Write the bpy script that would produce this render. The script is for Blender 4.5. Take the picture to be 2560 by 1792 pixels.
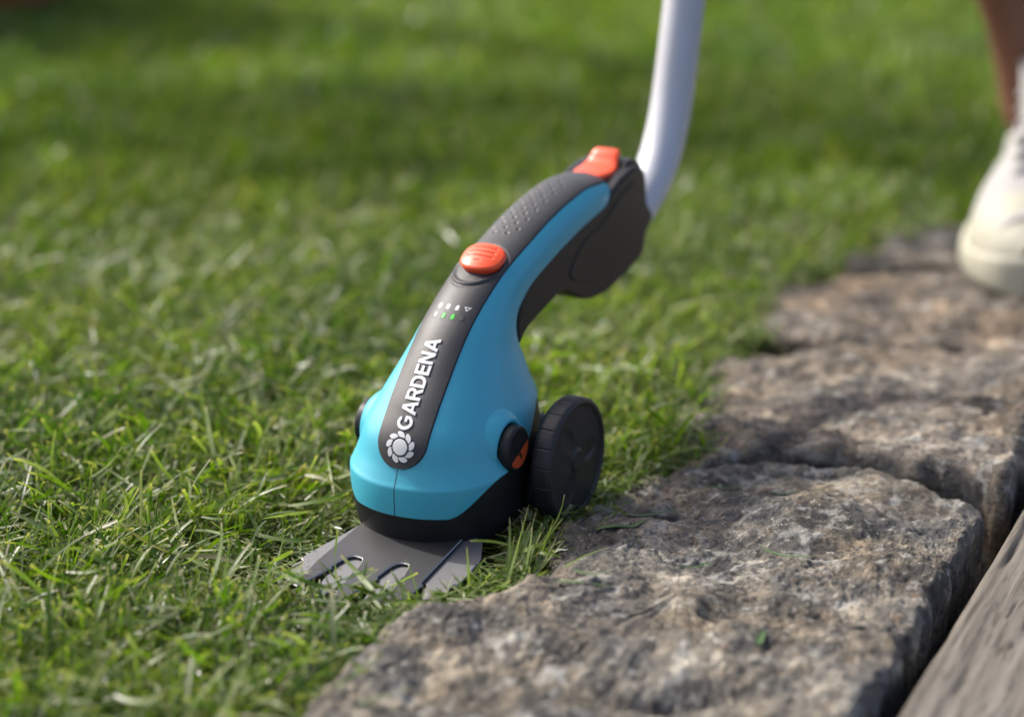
import bpy, bmesh, math, random
import numpy as np
from mathutils import Vector, Matrix
for o in list(bpy.data.objects): bpy.data.objects.remove(o, do_unlink=True)
random.seed(7); RNG = np.random.default_rng(11)
R = math.radians
scene = bpy.context.scene
COL = scene.collection

# ------------------------------------------------------------ camera, sky, sun
CAM_H = 0.481; PITCH = R(18.5)
cam_d = bpy.data.cameras.new('camera'); cam = bpy.data.objects.new('camera', cam_d); COL.objects.link(cam)
cam.location = (0, 0, CAM_H); cam.rotation_euler = (R(90) - PITCH, 0, 0)
cam_d.sensor_width = 36; cam_d.lens = 6467 / 2560 * 36
cam_d.clip_start = 0.05; cam_d.clip_end = 400
cam_d.dof.use_dof = True; cam_d.dof.focus_distance = 1.232; cam_d.dof.aperture_fstop = 3.5
scene.camera = cam
SUN_DIR = Vector((-0.60, 0.42, 0.68)).normalized()          # towards the sun
world = bpy.data.worlds.new('World'); scene.world = world; world.use_nodes = True
wn = world.node_tree; sky = wn.nodes.new('ShaderNodeTexSky'); sky.sky_type = 'NISHITA'; sky.sun_disc = False
sky.sun_elevation = math.asin(SUN_DIR.z); sky.sun_rotation = math.atan2(SUN_DIR.x, SUN_DIR.y)
sky.dust_density = 4.5; sky.air_density = 0.6; sky.ozone_density = 0.3
bg = wn.nodes['Background']; bg.inputs['Strength'].default_value = 0.15
wn.links.new(sky.outputs[0], bg.inputs[0])
sl = bpy.data.lights.new('sun', 'SUN'); sl.energy = 2.3; sl.angle = R(0.8); sl.color = (1.0, .97, .915)
so = bpy.data.objects.new('sun', sl); COL.objects.link(so)
so.rotation_euler = SUN_DIR.to_track_quat('Z', 'Y').to_euler()
scene.view_settings.view_transform = 'Standard'; scene.view_settings.look = 'None'
scene.view_settings.gamma = 1; scene.view_settings.exposure = 1.02
try: scene.view_settings.use_curve_mapping = False
except Exception: pass
scene.cycles.use_denoising = True
scene.cycles.max_bounces = 6; scene.cycles.transparent_max_bounces = 8

# ------------------------------------------------------------ helpers
def link(o, parent=None):
    COL.objects.link(o)
    if parent is not None: o.parent = parent
    return o
def tag(o, label=None, cat=None, group=None, kind=None):
    if label: o['label'] = label
    if cat: o['category'] = cat
    if group: o['group'] = group
    if kind: o['kind'] = kind
    return o
def empty(name, loc, rz=0):
    o = bpy.data.objects.new(name, None); o.location = loc; o.rotation_euler = (0, 0, rz); o.empty_display_size = .02
    COL.objects.link(o); return o
def mesh_obj(name, verts, faces, mat, parent=None, smooth=True, loc=None):
    me = bpy.data.meshes.new(name); me.from_pydata([tuple(v) for v in verts], [], [tuple(f) for f in faces]); me.update()
    if mat: me.materials.append(mat)
    if smooth: me.polygons.foreach_set('use_smooth', [True] * len(me.polygons))
    o = bpy.data.objects.new(name, me); link(o, parent)
    if loc is not None: o.location = loc
    return o
def fast_mesh(name, V, Q, mat, uv=None, parent=None, smooth=True):
    """V (n,3) float, Q (m,4) int quads"""
    me = bpy.data.meshes.new(name)
    me.vertices.add(len(V)); me.vertices.foreach_set('co', np.asarray(V, np.float32).ravel())
    Q = np.asarray(Q, np.int32); m = len(Q)
    me.loops.add(m * 4); me.loops.foreach_set('vertex_index', Q.ravel())
    me.polygons.add(m); me.polygons.foreach_set('loop_start', np.arange(0, 4 * m, 4, dtype=np.int32))
    try: me.polygons.foreach_set('loop_total', np.full(m, 4, np.int32))
    except Exception: pass
    if smooth: me.polygons.foreach_set('use_smooth', np.ones(m, bool))
    if uv is not None:
        l = me.uv_layers.new(name='UVMap'); l.data.foreach_set('uv', np.asarray(uv, np.float32)[Q.ravel()].ravel())
    me.materials.append(mat); me.update(calc_edges=True); me.validate()
    o = bpy.data.objects.new(name, me); return link(o, parent)
def bm_obj(name, bm, mat, parent=None, smooth=True, recalc=True):
    if recalc: bmesh.ops.recalc_face_normals(bm, faces=bm.faces)
    me = bpy.data.meshes.new(name); bm.to_mesh(me); bm.free()
    if mat: me.materials.append(mat)
    if smooth: me.polygons.foreach_set('use_smooth', [True] * len(me.polygons))
    o = bpy.data.objects.new(name, me); return link(o, parent)
def grid_quads(nu, nv, wrap=False):
    i = np.arange(nu - 1)[:, None]; n = nv if wrap else nv - 1
    j = np.arange(n)[None, :]; j2 = (j + 1) % nv
    return np.stack([i * nv + j, (i + 1) * nv + j, (i + 1) * nv + j2, i * nv + j2], -1).reshape(-1, 4)
def sstep(a, b, x):
    t = np.clip((np.asarray(x, float) - a) / (b - a), 0, 1); return t * t * (3 - 2 * t)

# perlin noise in numpy
_P = RNG.permutation(256).astype(np.int64); _P = np.concatenate([_P, _P, _P])
_G = RNG.normal(size=(256, 3)); _G /= np.linalg.norm(_G, axis=1)[:, None]
def perlin(p):
    p = np.asarray(p, float); i = np.floor(p).astype(np.int64); f = p - i; i &= 255
    w = f * f * f * (f * (f * 6 - 15) + 10); r = 0
    for dx in (0, 1):
        for dy in (0, 1):
            for dz in (0, 1):
                h = _P[_P[_P[(i[..., 0] + dx) & 255] + ((i[..., 1] + dy) & 255)] + ((i[..., 2] + dz) & 255)]
                g = _G[h]; d = f - np.array([dx, dy, dz])
                r = r + (g * d).sum(-1) * (w[..., 0] if dx else 1 - w[..., 0]) * (w[..., 1] if dy else 1 - w[..., 1]) * (w[..., 2] if dz else 1 - w[..., 2])
    return r
def fbm(p, oct=4, lac=2.1, gain=.5):
    s = 0; a = 1
    for k in range(oct): s = s + a * perlin(np.asarray(p) * lac ** k + 13.7 * k); a *= gain
    return s

# ------------------------------------------------------------ materials
class NT:
    def __init__(s, name):
        s.m = bpy.data.materials.new(name); s.m.use_nodes = True; s.t = s.m.node_tree
        s.b = s.t.nodes['Principled BSDF']; s.o = s.t.nodes['Material Output']
    def n(s, typ, **kw):
        nd = s.t.nodes.new(typ)
        for k, v in kw.items():
            if k.startswith('i_'):
                key = k[2:]; key = int(key) if key.isdigit() else key
                nd.inputs[key].default_value = v
            else: setattr(nd, k, v)
        return nd
    def l(s, a, b): s.t.links.new(a, b)
    def noise(s, scale, vec=None, detail=5, rough=.55, dist=0):
        nd = s.n('ShaderNodeTexNoise'); nd.inputs['Scale'].default_value = scale; nd.inputs['Detail'].default_value = detail
        nd.inputs['Roughness'].default_value = rough; nd.inputs['Distortion'].default_value = dist
        s.l(vec if vec is not None else s.co, nd.inputs['Vector']); return nd.outputs['Fac']
    def coords(s, kind='Object', scale=(1, 1, 1), rot=(0, 0, 0)):
        tc = s.n('ShaderNodeTexCoord'); mp = s.n('ShaderNodeMapping'); mp.inputs['Scale'].default_value = scale; mp.inputs['Rotation'].default_value = rot
        s.l(tc.outputs[kind], mp.inputs['Vector']); s.co = mp.outputs['Vector']; return s.co
    def ramp(s, fac, stops):
        r = s.n('ShaderNodeValToRGB'); e = r.color_ramp.elements
        while len(e) < len(stops): e.new(.5)
        for k, (p, c) in enumerate(stops): e[k].position = p; e[k].color = c if len(c) == 4 else (*c, 1)
        s.l(fac, r.inputs[0]); return r.outputs[0]
    def mix(s, fac, a, b, mode='MIX'):
        m = s.n('ShaderNodeMix', data_type='RGBA', blend_type=mode)
        for sock, v in ((m.inputs[0], fac), (m.inputs[6], a), (m.inputs[7], b)):
            if hasattr(v, 'is_linked'): s.l(v, sock)
            elif isinstance(v, (int, float)): sock.default_value = v
            else: sock.default_value = (*v, 1) if len(v) == 3 else v
        return m.outputs[2]
    def bump(s, h, strength, dist):
        b = s.n('ShaderNodeBump'); b.inputs['Strength'].default_value = strength; b.inputs['Distance'].default_value = dist
        s.l(h, b.inputs['Height']); return b
def plastic(name, col, rough=.45, grain=1400, gs=.25, gd=.0001, spec=.5, sheen_var=.06, metallic=0, coat=0):
    m = NT(name); m.coords('Object')
    m.b.inputs['Base Color'].default_value = (*col, 1); m.b.inputs['Metallic'].default_value = metallic
    m.b.inputs['Specular IOR Level'].default_value = spec; m.b.inputs['Coat Weight'].default_value = coat
    var = m.noise(30, detail=4)
    mr = m.n('ShaderNodeMapRange'); mr.inputs[3].default_value = rough - sheen_var; mr.inputs[4].default_value = rough + sheen_var
    m.l(var, mr.inputs[0]); m.l(mr.outputs[0], m.b.inputs['Roughness'])
    c = m.mix(m.noise(60, detail=6), tuple(x * .93 for x in col), tuple(min(1, x * 1.07) for x in col)); m.l(c, m.b.inputs['Base Color'])
    if gs:
        b = m.bump(m.noise(grain, detail=2), gs, gd); m.l(b.outputs[0], m.b.inputs['Normal'])
    return m.m
M = {}
M['blue'] = plastic('turquoise_plastic', (.055, .375, .490), .38, 900, .05, .0001)
M['strip'] = plastic('textured_grey_plastic', (.033, .033, .034), .46, 2600, .8, .00016, .45)
M['black'] = plastic('black_plastic', (.0115, .012, .0130), .48, 1200, .3, .0001, .32)
M['wheel'] = plastic('black_rubbery_plastic', (.018, .018, .019), .46, 1200, .3, .0001, .4)
M['adapter'] = plastic('charcoal_plastic', (.0125, .0130, .0140), .45, 1200, .4, .00012, .32)
M['orange'] = plastic('orange_red_plastic', (.80, .085, .022), .36, 1200, .08, .0001, .5)
M['orange_print'] = plastic('dull_orange_print', (.50, .075, .02), .5, 900, .15, .0001, .4)
M['white'] = plastic('off_white_print', (.62, .62, .61), .45, 900, .1, .0001, .4)
M['dark'] = plastic('dark_gap', (.008, .008, .009), .6, 900, 0)
M['steel'] = plastic('matt_grey_coated_steel', (.052, .052, .054), .46, 2200, .35, .0001, .6, .05, metallic=.55)
M['steel_light'] = plastic('light_grey_steel', (.165, .165, .166), .48, 2200, .35, .0001, .6, .05, metallic=.4)
M['edge'] = plastic('ground_steel_edge', (.34, .34, .35), .34, 2200, .1, .0001, .6, .05, metallic=.7)
M['pole'] = plastic('silver_tube', (.50, .51, .54), .5, 900, .05, .0001, .5, .03, metallic=.2)
M['led_on'] = plastic('green_led_lens', (.02, .30, .02), .5, 900, 0)
M['led_on'].node_tree.nodes['Principled BSDF'].inputs['Emission Color'].default_value = (.02, .5, .02, 1)
M['led_on'].node_tree.nodes['Principled BSDF'].inputs['Emission Strength'].default_value = .22
M['led_off'] = plastic('clear_led_lens', (.05, .05, .05), .35, 900, 0)

# ------------------------------------------------------------ terrain, lawn
SOIL = -0.005
STONE_EDGE = [(-.30, .40), (-.235, .70), (-.115, .90), (-.085, .97), (-.054, 1.062), (-.012, 1.092), (.012, 1.116), (.010, 1.145), (.034, 1.20), (.070, 1.235), (.096, 1.265),
              (.100, 1.30), (.098, 1.40), (.118, 1.436), (.140, 1.46), (.142, 1.505), (.158, 1.56), (.206, 1.60), (.245, 1.655), (.30, 1.69), (.43, 1.735), (.60, 2.08), (.98, 3.0), (3.2, 8.3)]
def edge_x(y):
    return np.interp(y, [p[1] for p in STONE_EDGE], [p[0] for p in STONE_EDGE])
def soil_mat():
    m = NT('soil_and_thatch'); m.coords('Object')
    a = m.ramp(m.noise(55, detail=9, rough=.7), [(.3, (.025, .022, .012)), (.5, (.06, .055, .025)), (.65, (.13, .10, .045)), (.8, (.055, .075, .02))])
    g = m.ramp(m.noise(6, detail=6), [(.35, (.045, .075, .014)), (.7, (.075, .11, .022))])
    sep = m.n('ShaderNodeSeparateXYZ'); m.l(m.co, sep.inputs[0])
    mr = m.n('ShaderNodeMapRange'); mr.inputs[1].default_value = 1.6; mr.inputs[2].default_value = 3.2; m.l(sep.outputs[1], mr.inputs[0])
    m.l(m.mix(mr.outputs[0], a, g), m.b.inputs['Base Color']); m.b.inputs['Roughness'].default_value = .95
    m.b.inputs['Specular IOR Level'].default_value = .1
    b = m.bump(m.noise(90, detail=8, rough=.7), .8, .006); m.l(b.outputs[0], m.b.inputs['Normal']); return m.m
def lawn_h(x, y):
    return .004 * fbm(np.stack([np.asarray(x) * 6, np.asarray(y) * 6, np.zeros_like(np.asarray(x, float))], -1), 3)
def make_ground():
    ys = np.concatenate([np.linspace(.3, 3.2, 146), np.geomspace(3.3, 120, 40)]); ts = np.linspace(-1, 1, 121)
    Y, T = np.meshgrid(ys, ts, indexing='ij')
    W = np.where(Y < 3.2, 1.6, 1.6 + (Y - 3.2) * 1.2)
    X = T * W; Z = SOIL - .002 + lawn_h(X, Y)
    bx = .1585 + (Y - .969) * .415; Z = Z - .055 * sstep(-.040, -.012, X - bx)
    o = fast_mesh('ground', np.stack([X, Y, Z], -1).reshape(-1, 3), grid_quads(len(ys), len(ts)), soil_mat())
    tag(o, kind='structure')
make_ground()

def grass_mat(name, near=True):
    m = NT(name); t = m.t
    geo = m.n('ShaderNodeNewGeometry'); rnd = geo.outputs['Random Per Island']
    uv = m.n('ShaderNodeUVMap'); sep = m.n('ShaderNodeSeparateXYZ'); m.l(uv.outputs[0], sep.inputs[0])
    m.coords('Object')
    base = m.ramp(rnd, [(0, (.034, .068, .006)), (.25, (.068, .122, .008)), (.55, (.100, .155, .014)), (.78, (.130, .178, .036)),
                        (.91, (.150, .190, .095)), (.97, (.19, .21, .12)), (.99, (.20, .18, .11)), (1, (.16, .13, .075))])
    patch = m.ramp(m.noise(5.5, detail=4), [(.36, (.62, .74, .60)), (.5, (1, 1, 1)), (.66, (1.22, 1.15, .95))])
    c = m.mix(1.0, base, patch, 'MULTIPLY')
    if not near: c = m.mix(1.0, c, (1.22, 1.18, .8), 'MULTIPLY')  # far blades tinted brighter and yellower: sunlight put into the colour
    tipc = m.mix(m.ramp(sep.outputs[1], [(.86, (0, 0, 0)), (1, (1, 1, 1))]), c, (.32, .28, .16)) if near else c
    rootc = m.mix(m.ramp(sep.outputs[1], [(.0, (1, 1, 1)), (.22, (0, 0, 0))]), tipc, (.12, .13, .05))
    # fine lengthwise veins
    wv = m.n('ShaderNodeTexWave'); wv.inputs['Scale'].default_value = 2.2; wv.inputs['Distortion'].default_value = .2; wv.bands_direction = 'X'
    m.l(uv.outputs[0], wv.inputs['Vector'])
    vc = m.mix(m.ramp(wv.outputs['Fac'], [(.3, (0, 0, 0)), (.8, (.35, .35, .35))]), rootc, m.mix(1.0, rootc, (1.5, 1.45, 1.4), 'MULTIPLY'))
    m.l(vc, m.b.inputs['Base Color'])
    r2 = m.n('ShaderNodeMath', operation='MULTIPLY'); r2.inputs[1].default_value = 7.31; m.l(rnd, r2.inputs[0])
    r3 = m.n('ShaderNodeMath', operation='FRACT'); m.l(r2.outputs[0], r3.inputs[0])
    mr = m.n('ShaderNodeMapRange'); mr.inputs[3].default_value = .28; mr.inputs[4].default_value = .62; m.l(r3.outputs[0], mr.inputs[0]); m.l(mr.outputs[0], m.b.inputs['Roughness'])
    m.b.inputs['Specular IOR Level'].default_value = .55
    tr = m.n('ShaderNodeBsdfTranslucent'); m.l(m.mix(1.0, vc, (1.6, 1.9, .55), 'MULTIPLY'), tr.inputs[0])
    ms = m.n('ShaderNodeMixShader'); ms.inputs[0].default_value = .40
    m.l(m.b.outputs[0], ms.inputs[1]); m.l(tr.outputs[0], ms.inputs[2]); m.l(ms.outputs[0], m.o.inputs['Surface'])
    return m.m
M['grass'] = grass_mat('grass_blade'); M['grass_far'] = grass_mat('grass_blade_far', False)

ROOT = Vector((-0.03886, 1.17533, 0)); YAW = R(-28)
cY, sY = math.cos(YAW), math.sin(YAW)
def to_local(P):
    d = P - np.array([ROOT.x, ROOT.y, 0]); return np.stack([cY * d[..., 0] + sY * d[..., 1], -sY * d[..., 0] + cY * d[..., 1], d[..., 2]], -1)
def to_world(p):
    p = np.asarray(p, float); return np.stack([cY * p[..., 0] - sY * p[..., 1] + ROOT.x, sY * p[..., 0] + cY * p[..., 1] + ROOT.y, p[..., 2]], -1)

def blades(root, L, W, az, lean, curl, segs, fold=.25, side=3, blunt=None, twist=None):
    """arrays of N; returns verts, quads, uv"""
    N = len(L); t = np.linspace(0, 1, segs + 1)
    phi = lean[:, None] + curl[:, None] * t[None, :]
    dl = (L / segs)[:, None]
    pm = (phi[:, 1:] + phi[:, :-1]) / 2
    hx = np.concatenate([np.zeros((N, 1)), np.cumsum(np.sin(pm) * dl, 1)], 1)
    hz = np.concatenate([np.zeros((N, 1)), np.cumsum(np.cos(pm) * dl, 1)], 1)
    dirx, diry = np.cos(az), np.sin(az)
    wob = (RNG.normal(size=N) * .15)[:, None] * L[:, None] * t ** 2
    Cx = root[:, 0:1] + dirx[:, None] * hx - diry[:, None] * wob
    Cy = root[:, 1:2] + diry[:, None] * hx + dirx[:, None] * wob
    Cz = root[:, 2:3] + hz
    if blunt is None: blunt = np.full(N, .25)
    wp = W[:, None] / 2 * ((.75 + .25 * np.minimum(t * 4, 1)) * (1 - (1 - blunt[:, None]) * t ** 2.6))
    tw = (twist if twist is not None else RNG.normal(size=N) * .5)[:, None] * (.4 + t)
    # side vector = perpendicular horizontal, twisted toward blade normal
    sx = -diry[:, None] * np.cos(tw) + dirx[:, None] * np.cos(phi) * np.sin(tw)
    sy = dirx[:, None] * np.cos(tw) + diry[:, None] * np.cos(phi) * np.sin(tw)
    sz = -np.sin(phi) * np.sin(tw)
    nx = -dirx[:, None] * np.cos(phi); ny = -diry[:, None] * np.cos(phi); nz = np.sin(phi)
    rows = []
    offs = (-1, 0, 1) if side == 3 else (-1, 1)
    for o in offs:
        f = fold * wp * (1 if o == 0 else 0)
        rows.append(np.stack([Cx + sx * wp * o - nx * f, Cy + sy * wp * o - ny * f, Cz + sz * wp * o - nz * f], -1))
    V = np.stack(rows, 2)                                     # N, segs+1, side, 3
    k = len(offs); base = np.arange(N)[:, None, None] * ((segs + 1) * k)
    i = np.arange(segs)[None, :, None]; j = np.arange(k - 1)[None, None, :]
    a = base + i * k + j
    Q = np.stack([a, a + 1, a + k + 1, a + k], -1).reshape(-1, 4)
    U = np.zeros((N, segs + 1, k, 2)); U[..., 0] = np.linspace(0, 1, k)[None, None, :]; U[..., 1] = t[None, :, None]
    return V.reshape(-1, 3), Q, U.reshape(-1, 2)
def join(parts):
    V = []; Q = []; U = []; n = 0
    for v, q, u in parts: V.append(v); Q.append(q + n); U.append(u); n += len(v)
    return np.concatenate(V), np.concatenate(Q), np.concatenate(U)
def scatter(n, x0, x1, y0, y1, over=0.0):
    P = np.stack([RNG.uniform(x0, x1, n), RNG.uniform(y0, y1, n)], -1)
    return P[P[:, 0] < edge_x(P[:, 1]) + over + .006 * RNG.normal(size=n).clip(-1.5, 1.5)]
def under_tool(P, pad=0.0):
    l = to_local(np.concatenate([P, np.zeros((len(P), 1))], 1))
    x, y = l[:, 0], l[:, 1]
    a = (np.abs(x - 4e-3 * (y < 0)) < .041 + pad) & (y > -.040 - pad) & (y < .058 + pad)
    b = (np.abs(x - .006) < .045 + pad) & (y > -.084 - pad) & (y <= -.03)
    c = (x > .044 - pad) & (x < .058 + pad) & (np.abs(y - .045) < .018 + pad)
    return a | b, c
def make_lawn_near():
    parts = []
    P = scatter(82000, -.46, .30, .84, 1.78)
    u, c = under_tool(P); P = P[~(u | c)]
    n = len(P); z = SOIL + lawn_h(P[:, 0], P[:, 1])
    clump = fbm(np.concatenate([P * 28, np.zeros((n, 1))], 1), 2)
    big = fbm(np.concatenate([P * 7 + 5, np.zeros((n, 1))], 1), 2)
    L = (.0185 + .007 * RNG.normal(size=n)).clip(.008, .045) * (1 + .7 * clump + .35 * big).clip(.4, 1.7)
    lean = np.abs(RNG.normal(size=n)) * .55 + .15; curl = RNG.normal(size=n) * .5 + .55
    az = RNG.uniform(0, 2 * math.pi, n) + 0.0
    pref = fbm(np.concatenate([P * 16 + 40, np.zeros((n, 1))], 1), 2) * 7
    az = np.where(RNG.uniform(size=n) < .55, pref, az)
    # keep blades close around the machine short and out of its way
    loc = to_local(np.concatenate([P, np.zeros((n, 1))], 1))
    u2, c2 = under_tool(P, .016)
    out = np.arctan2(P[:, 1] - ROOT.y + .02, P[:, 0] - ROOT.x)
    u3, _ = under_tool(P, .040); L = np.where(u3, np.minimum(L, .015), L); L = np.where(u2, np.minimum(L, .009), L); L = np.where(c2, L * .8, L)
    az = np.where(u2, out + RNG.normal(size=n) * .5, az); lean = np.where(u2, lean + .5, lean)
    W = (.0014 + .0005 * RNG.normal(size=n)).clip(.0008, .0034)
    root = np.concatenate([P, z[:, None]], 1)
    blunt = np.where(RNG.uniform(size=n) < .45, .7, .12)
    parts.append(blades(root, L, W, az, lean.clip(0, 1.45), curl, 5, blunt=blunt))
    # cut clippings and leaning blades lying in the sward
    P = scatter(9000, -.46, .30, .84, 1.78); u, c = under_tool(P, .012); P = P[~(u | c)]; n = len(P)
    zz = .004 + .010 * RNG.uniform(size=n) + lawn_h(P[:, 0], P[:, 1])
    root = np.concatenate([P, zz[:, None]], 1)
    L = RNG.uniform(.012, .036, n); W = RNG.uniform(.0011, .0030, n)
    parts.append(blades(root, L, W, RNG.uniform(0, 6.28, n), R(90) + RNG.normal(size=n) * .22 - .12, RNG.normal(size=n) * .5, 5, blunt=np.full(n, .5), twist=RNG.normal(size=n) * .9))
    # longer arching blades among the rest
    P = scatter(2600, -.42, .20, .86, 1.6); u, c = under_tool(P, .048); P = P[~(u | c)]; n = len(P)
    root = np.concatenate([P, np.full((n, 1), SOIL)], 1)
    parts.append(blades(root, RNG.uniform(.028, .050, n), RNG.uniform(.0016, .0032, n), RNG.uniform(0, 6.28, n), RNG.uniform(.2, .8, n), RNG.uniform(.5, 1.3, n), 7, blunt=np.full(n, .45), fold=.35))
    # straw and litter along the foot of the stones
    yy = RNG.uniform(.95, 1.6, 3000); P = np.stack([edge_x(yy) + RNG.normal(size=3000) * .006 - .001, yy], -1); u, c = under_tool(P, .0); P = P[~(u | c)]; n = len(P)
    root = np.concatenate([P, (.001 + .007 * RNG.uniform(size=n))[:, None]], 1)
    parts.append(blades(root, RNG.uniform(.006, .020, n), RNG.uniform(.0008, .0018, n), RNG.uniform(0, 6.28, n), R(86) + RNG.normal(size=n) * .15, RNG.normal(size=n) * .3, 3, blunt=np.full(n, .5)))
    # flat thatch under everything
    P = scatter(26000, -.40, .26, .86, 1.62, .006); n = len(P)
    root = np.concatenate([P, (SOIL + .0015 + .0025 * RNG.uniform(size=n) + lawn_h(P[:, 0], P[:, 1]) * .5)[:, None]], 1)
    parts.append(blades(root, RNG.uniform(.008, .024, n), RNG.uniform(.0008, .0018, n), RNG.uniform(0, 6.28, n), R(87) + RNG.normal(size=n) * .05, RNG.normal(size=n) * .12, 3, blunt=np.full(n, .5), twist=RNG.normal(size=n) * .4))
    V, Q, U = join(parts)
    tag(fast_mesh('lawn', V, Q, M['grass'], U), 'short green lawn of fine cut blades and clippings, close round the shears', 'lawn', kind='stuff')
def make_lawn_far():
    parts = []
    P = scatter(90000, -.95, .75, 1.72, 2.75); n = len(P)
    cl = fbm(np.concatenate([P * 14, np.zeros((n, 1))], 1), 2)
    root = np.concatenate([P, (SOIL + lawn_h(P[:, 0], P[:, 1]))[:, None]], 1)
    L = RNG.uniform(.014, .034, n) * (1 + .6 * cl).clip(.5, 1.6)
    parts.append(blades(root, L, RNG.uniform(.0018, .0034, n), RNG.uniform(0, 6.28, n), np.abs(RNG.normal(size=n)) * .5 + .1, RNG.normal(size=n) * .4 + .6, 3, side=2, blunt=np.full(n, .4)))
    P = scatter(90000, -2.6, 2.2, 2.7, 7.5); n = len(P)
    root = np.concatenate([P, np.full((n, 1), SOIL)], 1)
    parts.append(blades(root, RNG.uniform(.02, .045, n), RNG.uniform(.005, .011, n), RNG.uniform(0, 6.28, n), np.abs(RNG.normal(size=n)) * .5 + .1, RNG.normal(size=n) * .3 + .5, 2, side=2, blunt=np.full(n, .4)))
    V, Q, U = join(parts)
    tag(fast_mesh('far_lawn', V, Q, M['grass_far'], U), 'blurred green lawn stretching away behind the shears', 'lawn', kind='stuff')

# ------------------------------------------------------------ stones
def stone_mat(name, tint, dark=.0, seed=0., lich=.5):
    m = NT(name); tc = m.n('ShaderNodeTexCoord'); mp = m.n('ShaderNodeMapping'); mp.inputs['Location'].default_value = (seed, seed * .7, 0); m.l(tc.outputs['Object'], mp.inputs['Vector']); m.co = mp.outputs['Vector']
    t = tint
    c = m.ramp(m.noise(38, detail=10, rough=.68, dist=.4), [(.33, (.035 * t[0], .036 * t[1], .040 * t[2])), (.44, (.10 * t[0], .10 * t[1], .10 * t[2])), (.54, (.17 * t[0], .158 * t[1], .14 * t[2])), (.66, (.40 * t[0], .38 * t[1], .34 * t[2]))])
    # brown and grey broad zones
    c = m.mix(m.ramp(m.noise(11, detail=5), [(.42, (0, 0, 0)), (.62, (.62, .62, .62))]), c, m.mix(1.0, c, (1.10, .90, .62), 'MULTIPLY'))
    # rusty specks
    c = m.mix(m.ramp(m.noise(120, detail=6, rough=.6), [(.60, (0, 0, 0)), (.70, (.6, .6, .6))]), c, (.22, .12, .045))
    c = m.mix(m.ramp(m.noise(24, detail=8, rough=.7), [(.50, (0, 0, 0)), (.60, (.7, .7, .7))]), c, m.mix(1.0, c, (.36, .37, .40), 'MULTIPLY'))
    # dark pores
    c = m.mix(m.ramp(m.noise(210, detail=5, rough=.7), [(.36, (.85, .85, .85)), (.46, (0, 0, 0))]), c, (.03, .03, .03))
    # pale lichen crusts
    lf = m.n('ShaderNodeMath', operation='MULTIPLY'); m.l(m.ramp(m.noise(17, detail=9, rough=.66, dist=.6), [(.56, (0, 0, 0)), (.64, (1, 1, 1))]), lf.inputs[0]); lf.inputs[1].default_value = lich
    c = m.mix(lf.outputs[0], c, (.44, .425, .37))
    c = m.mix(m.ramp(m.noise(330, detail=4, rough=.75), [(.34, (.8, .8, .8)), (.44, (0, 0, 0))]), c, (.035, .033, .028))
    c = m.mix(m.ramp(m.noise(260, detail=4, rough=.75), [(.60, (0, 0, 0)), (.66, (.75, .75, .75))]), c, (.46, .44, .38))
    lf2 = m.ramp(m.noise(75, detail=6, rough=.6), [(.58, (0, 0, 0)), (.66, (.7, .7, .7))])
    c = m.mix(lf2, c, (.42, .41, .37))
    if dark: c = m.mix(dark, c, (.035, .035, .037))
    m.l(c, m.b.inputs['Base Color']); m.b.inputs['Roughness'].default_value = .85; m.b.inputs['Specular IOR Level'].default_value = .3
    h1 = m.noise(160, detail=9, rough=.72); h2 = m.noise(600, detail=4, rough=.6)
    b1 = m.bump(h1, 1.0, .003); b2 = m.bump(h2, .8, .0009); m.l(b1.outputs[0], b2.inputs['Normal']); m.l(b2.outputs[0], m.b.inputs['Normal'])
    return m.m
def closed_curve(pts, n):
    P = np.array(pts, float); N = len(P); out = []
    seg = np.linalg.norm(np.roll(P, -1, 0) - P, axis=1); cum = np.concatenate([[0], np.cumsum(seg)]); tt = np.linspace(0, cum[-1], n, endpoint=False)
    for t in tt:
        i = min(np.searchsorted(cum, t, 'right') - 1, N - 1); f = (t - cum[i]) / seg[i]
        p0, p1, p2, p3 = P[i - 1], P[i], P[(i + 1) % N], P[(i + 2) % N]
        out.append(.5 * ((2 * p1) + (-p0 + p2) * f + (2 * p0 - 5 * p1 + 4 * p2 - p3) * f * f + (-p0 + 3 * p1 - 3 * p2 + p3) * f ** 3))
    return np.array(out)
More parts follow.
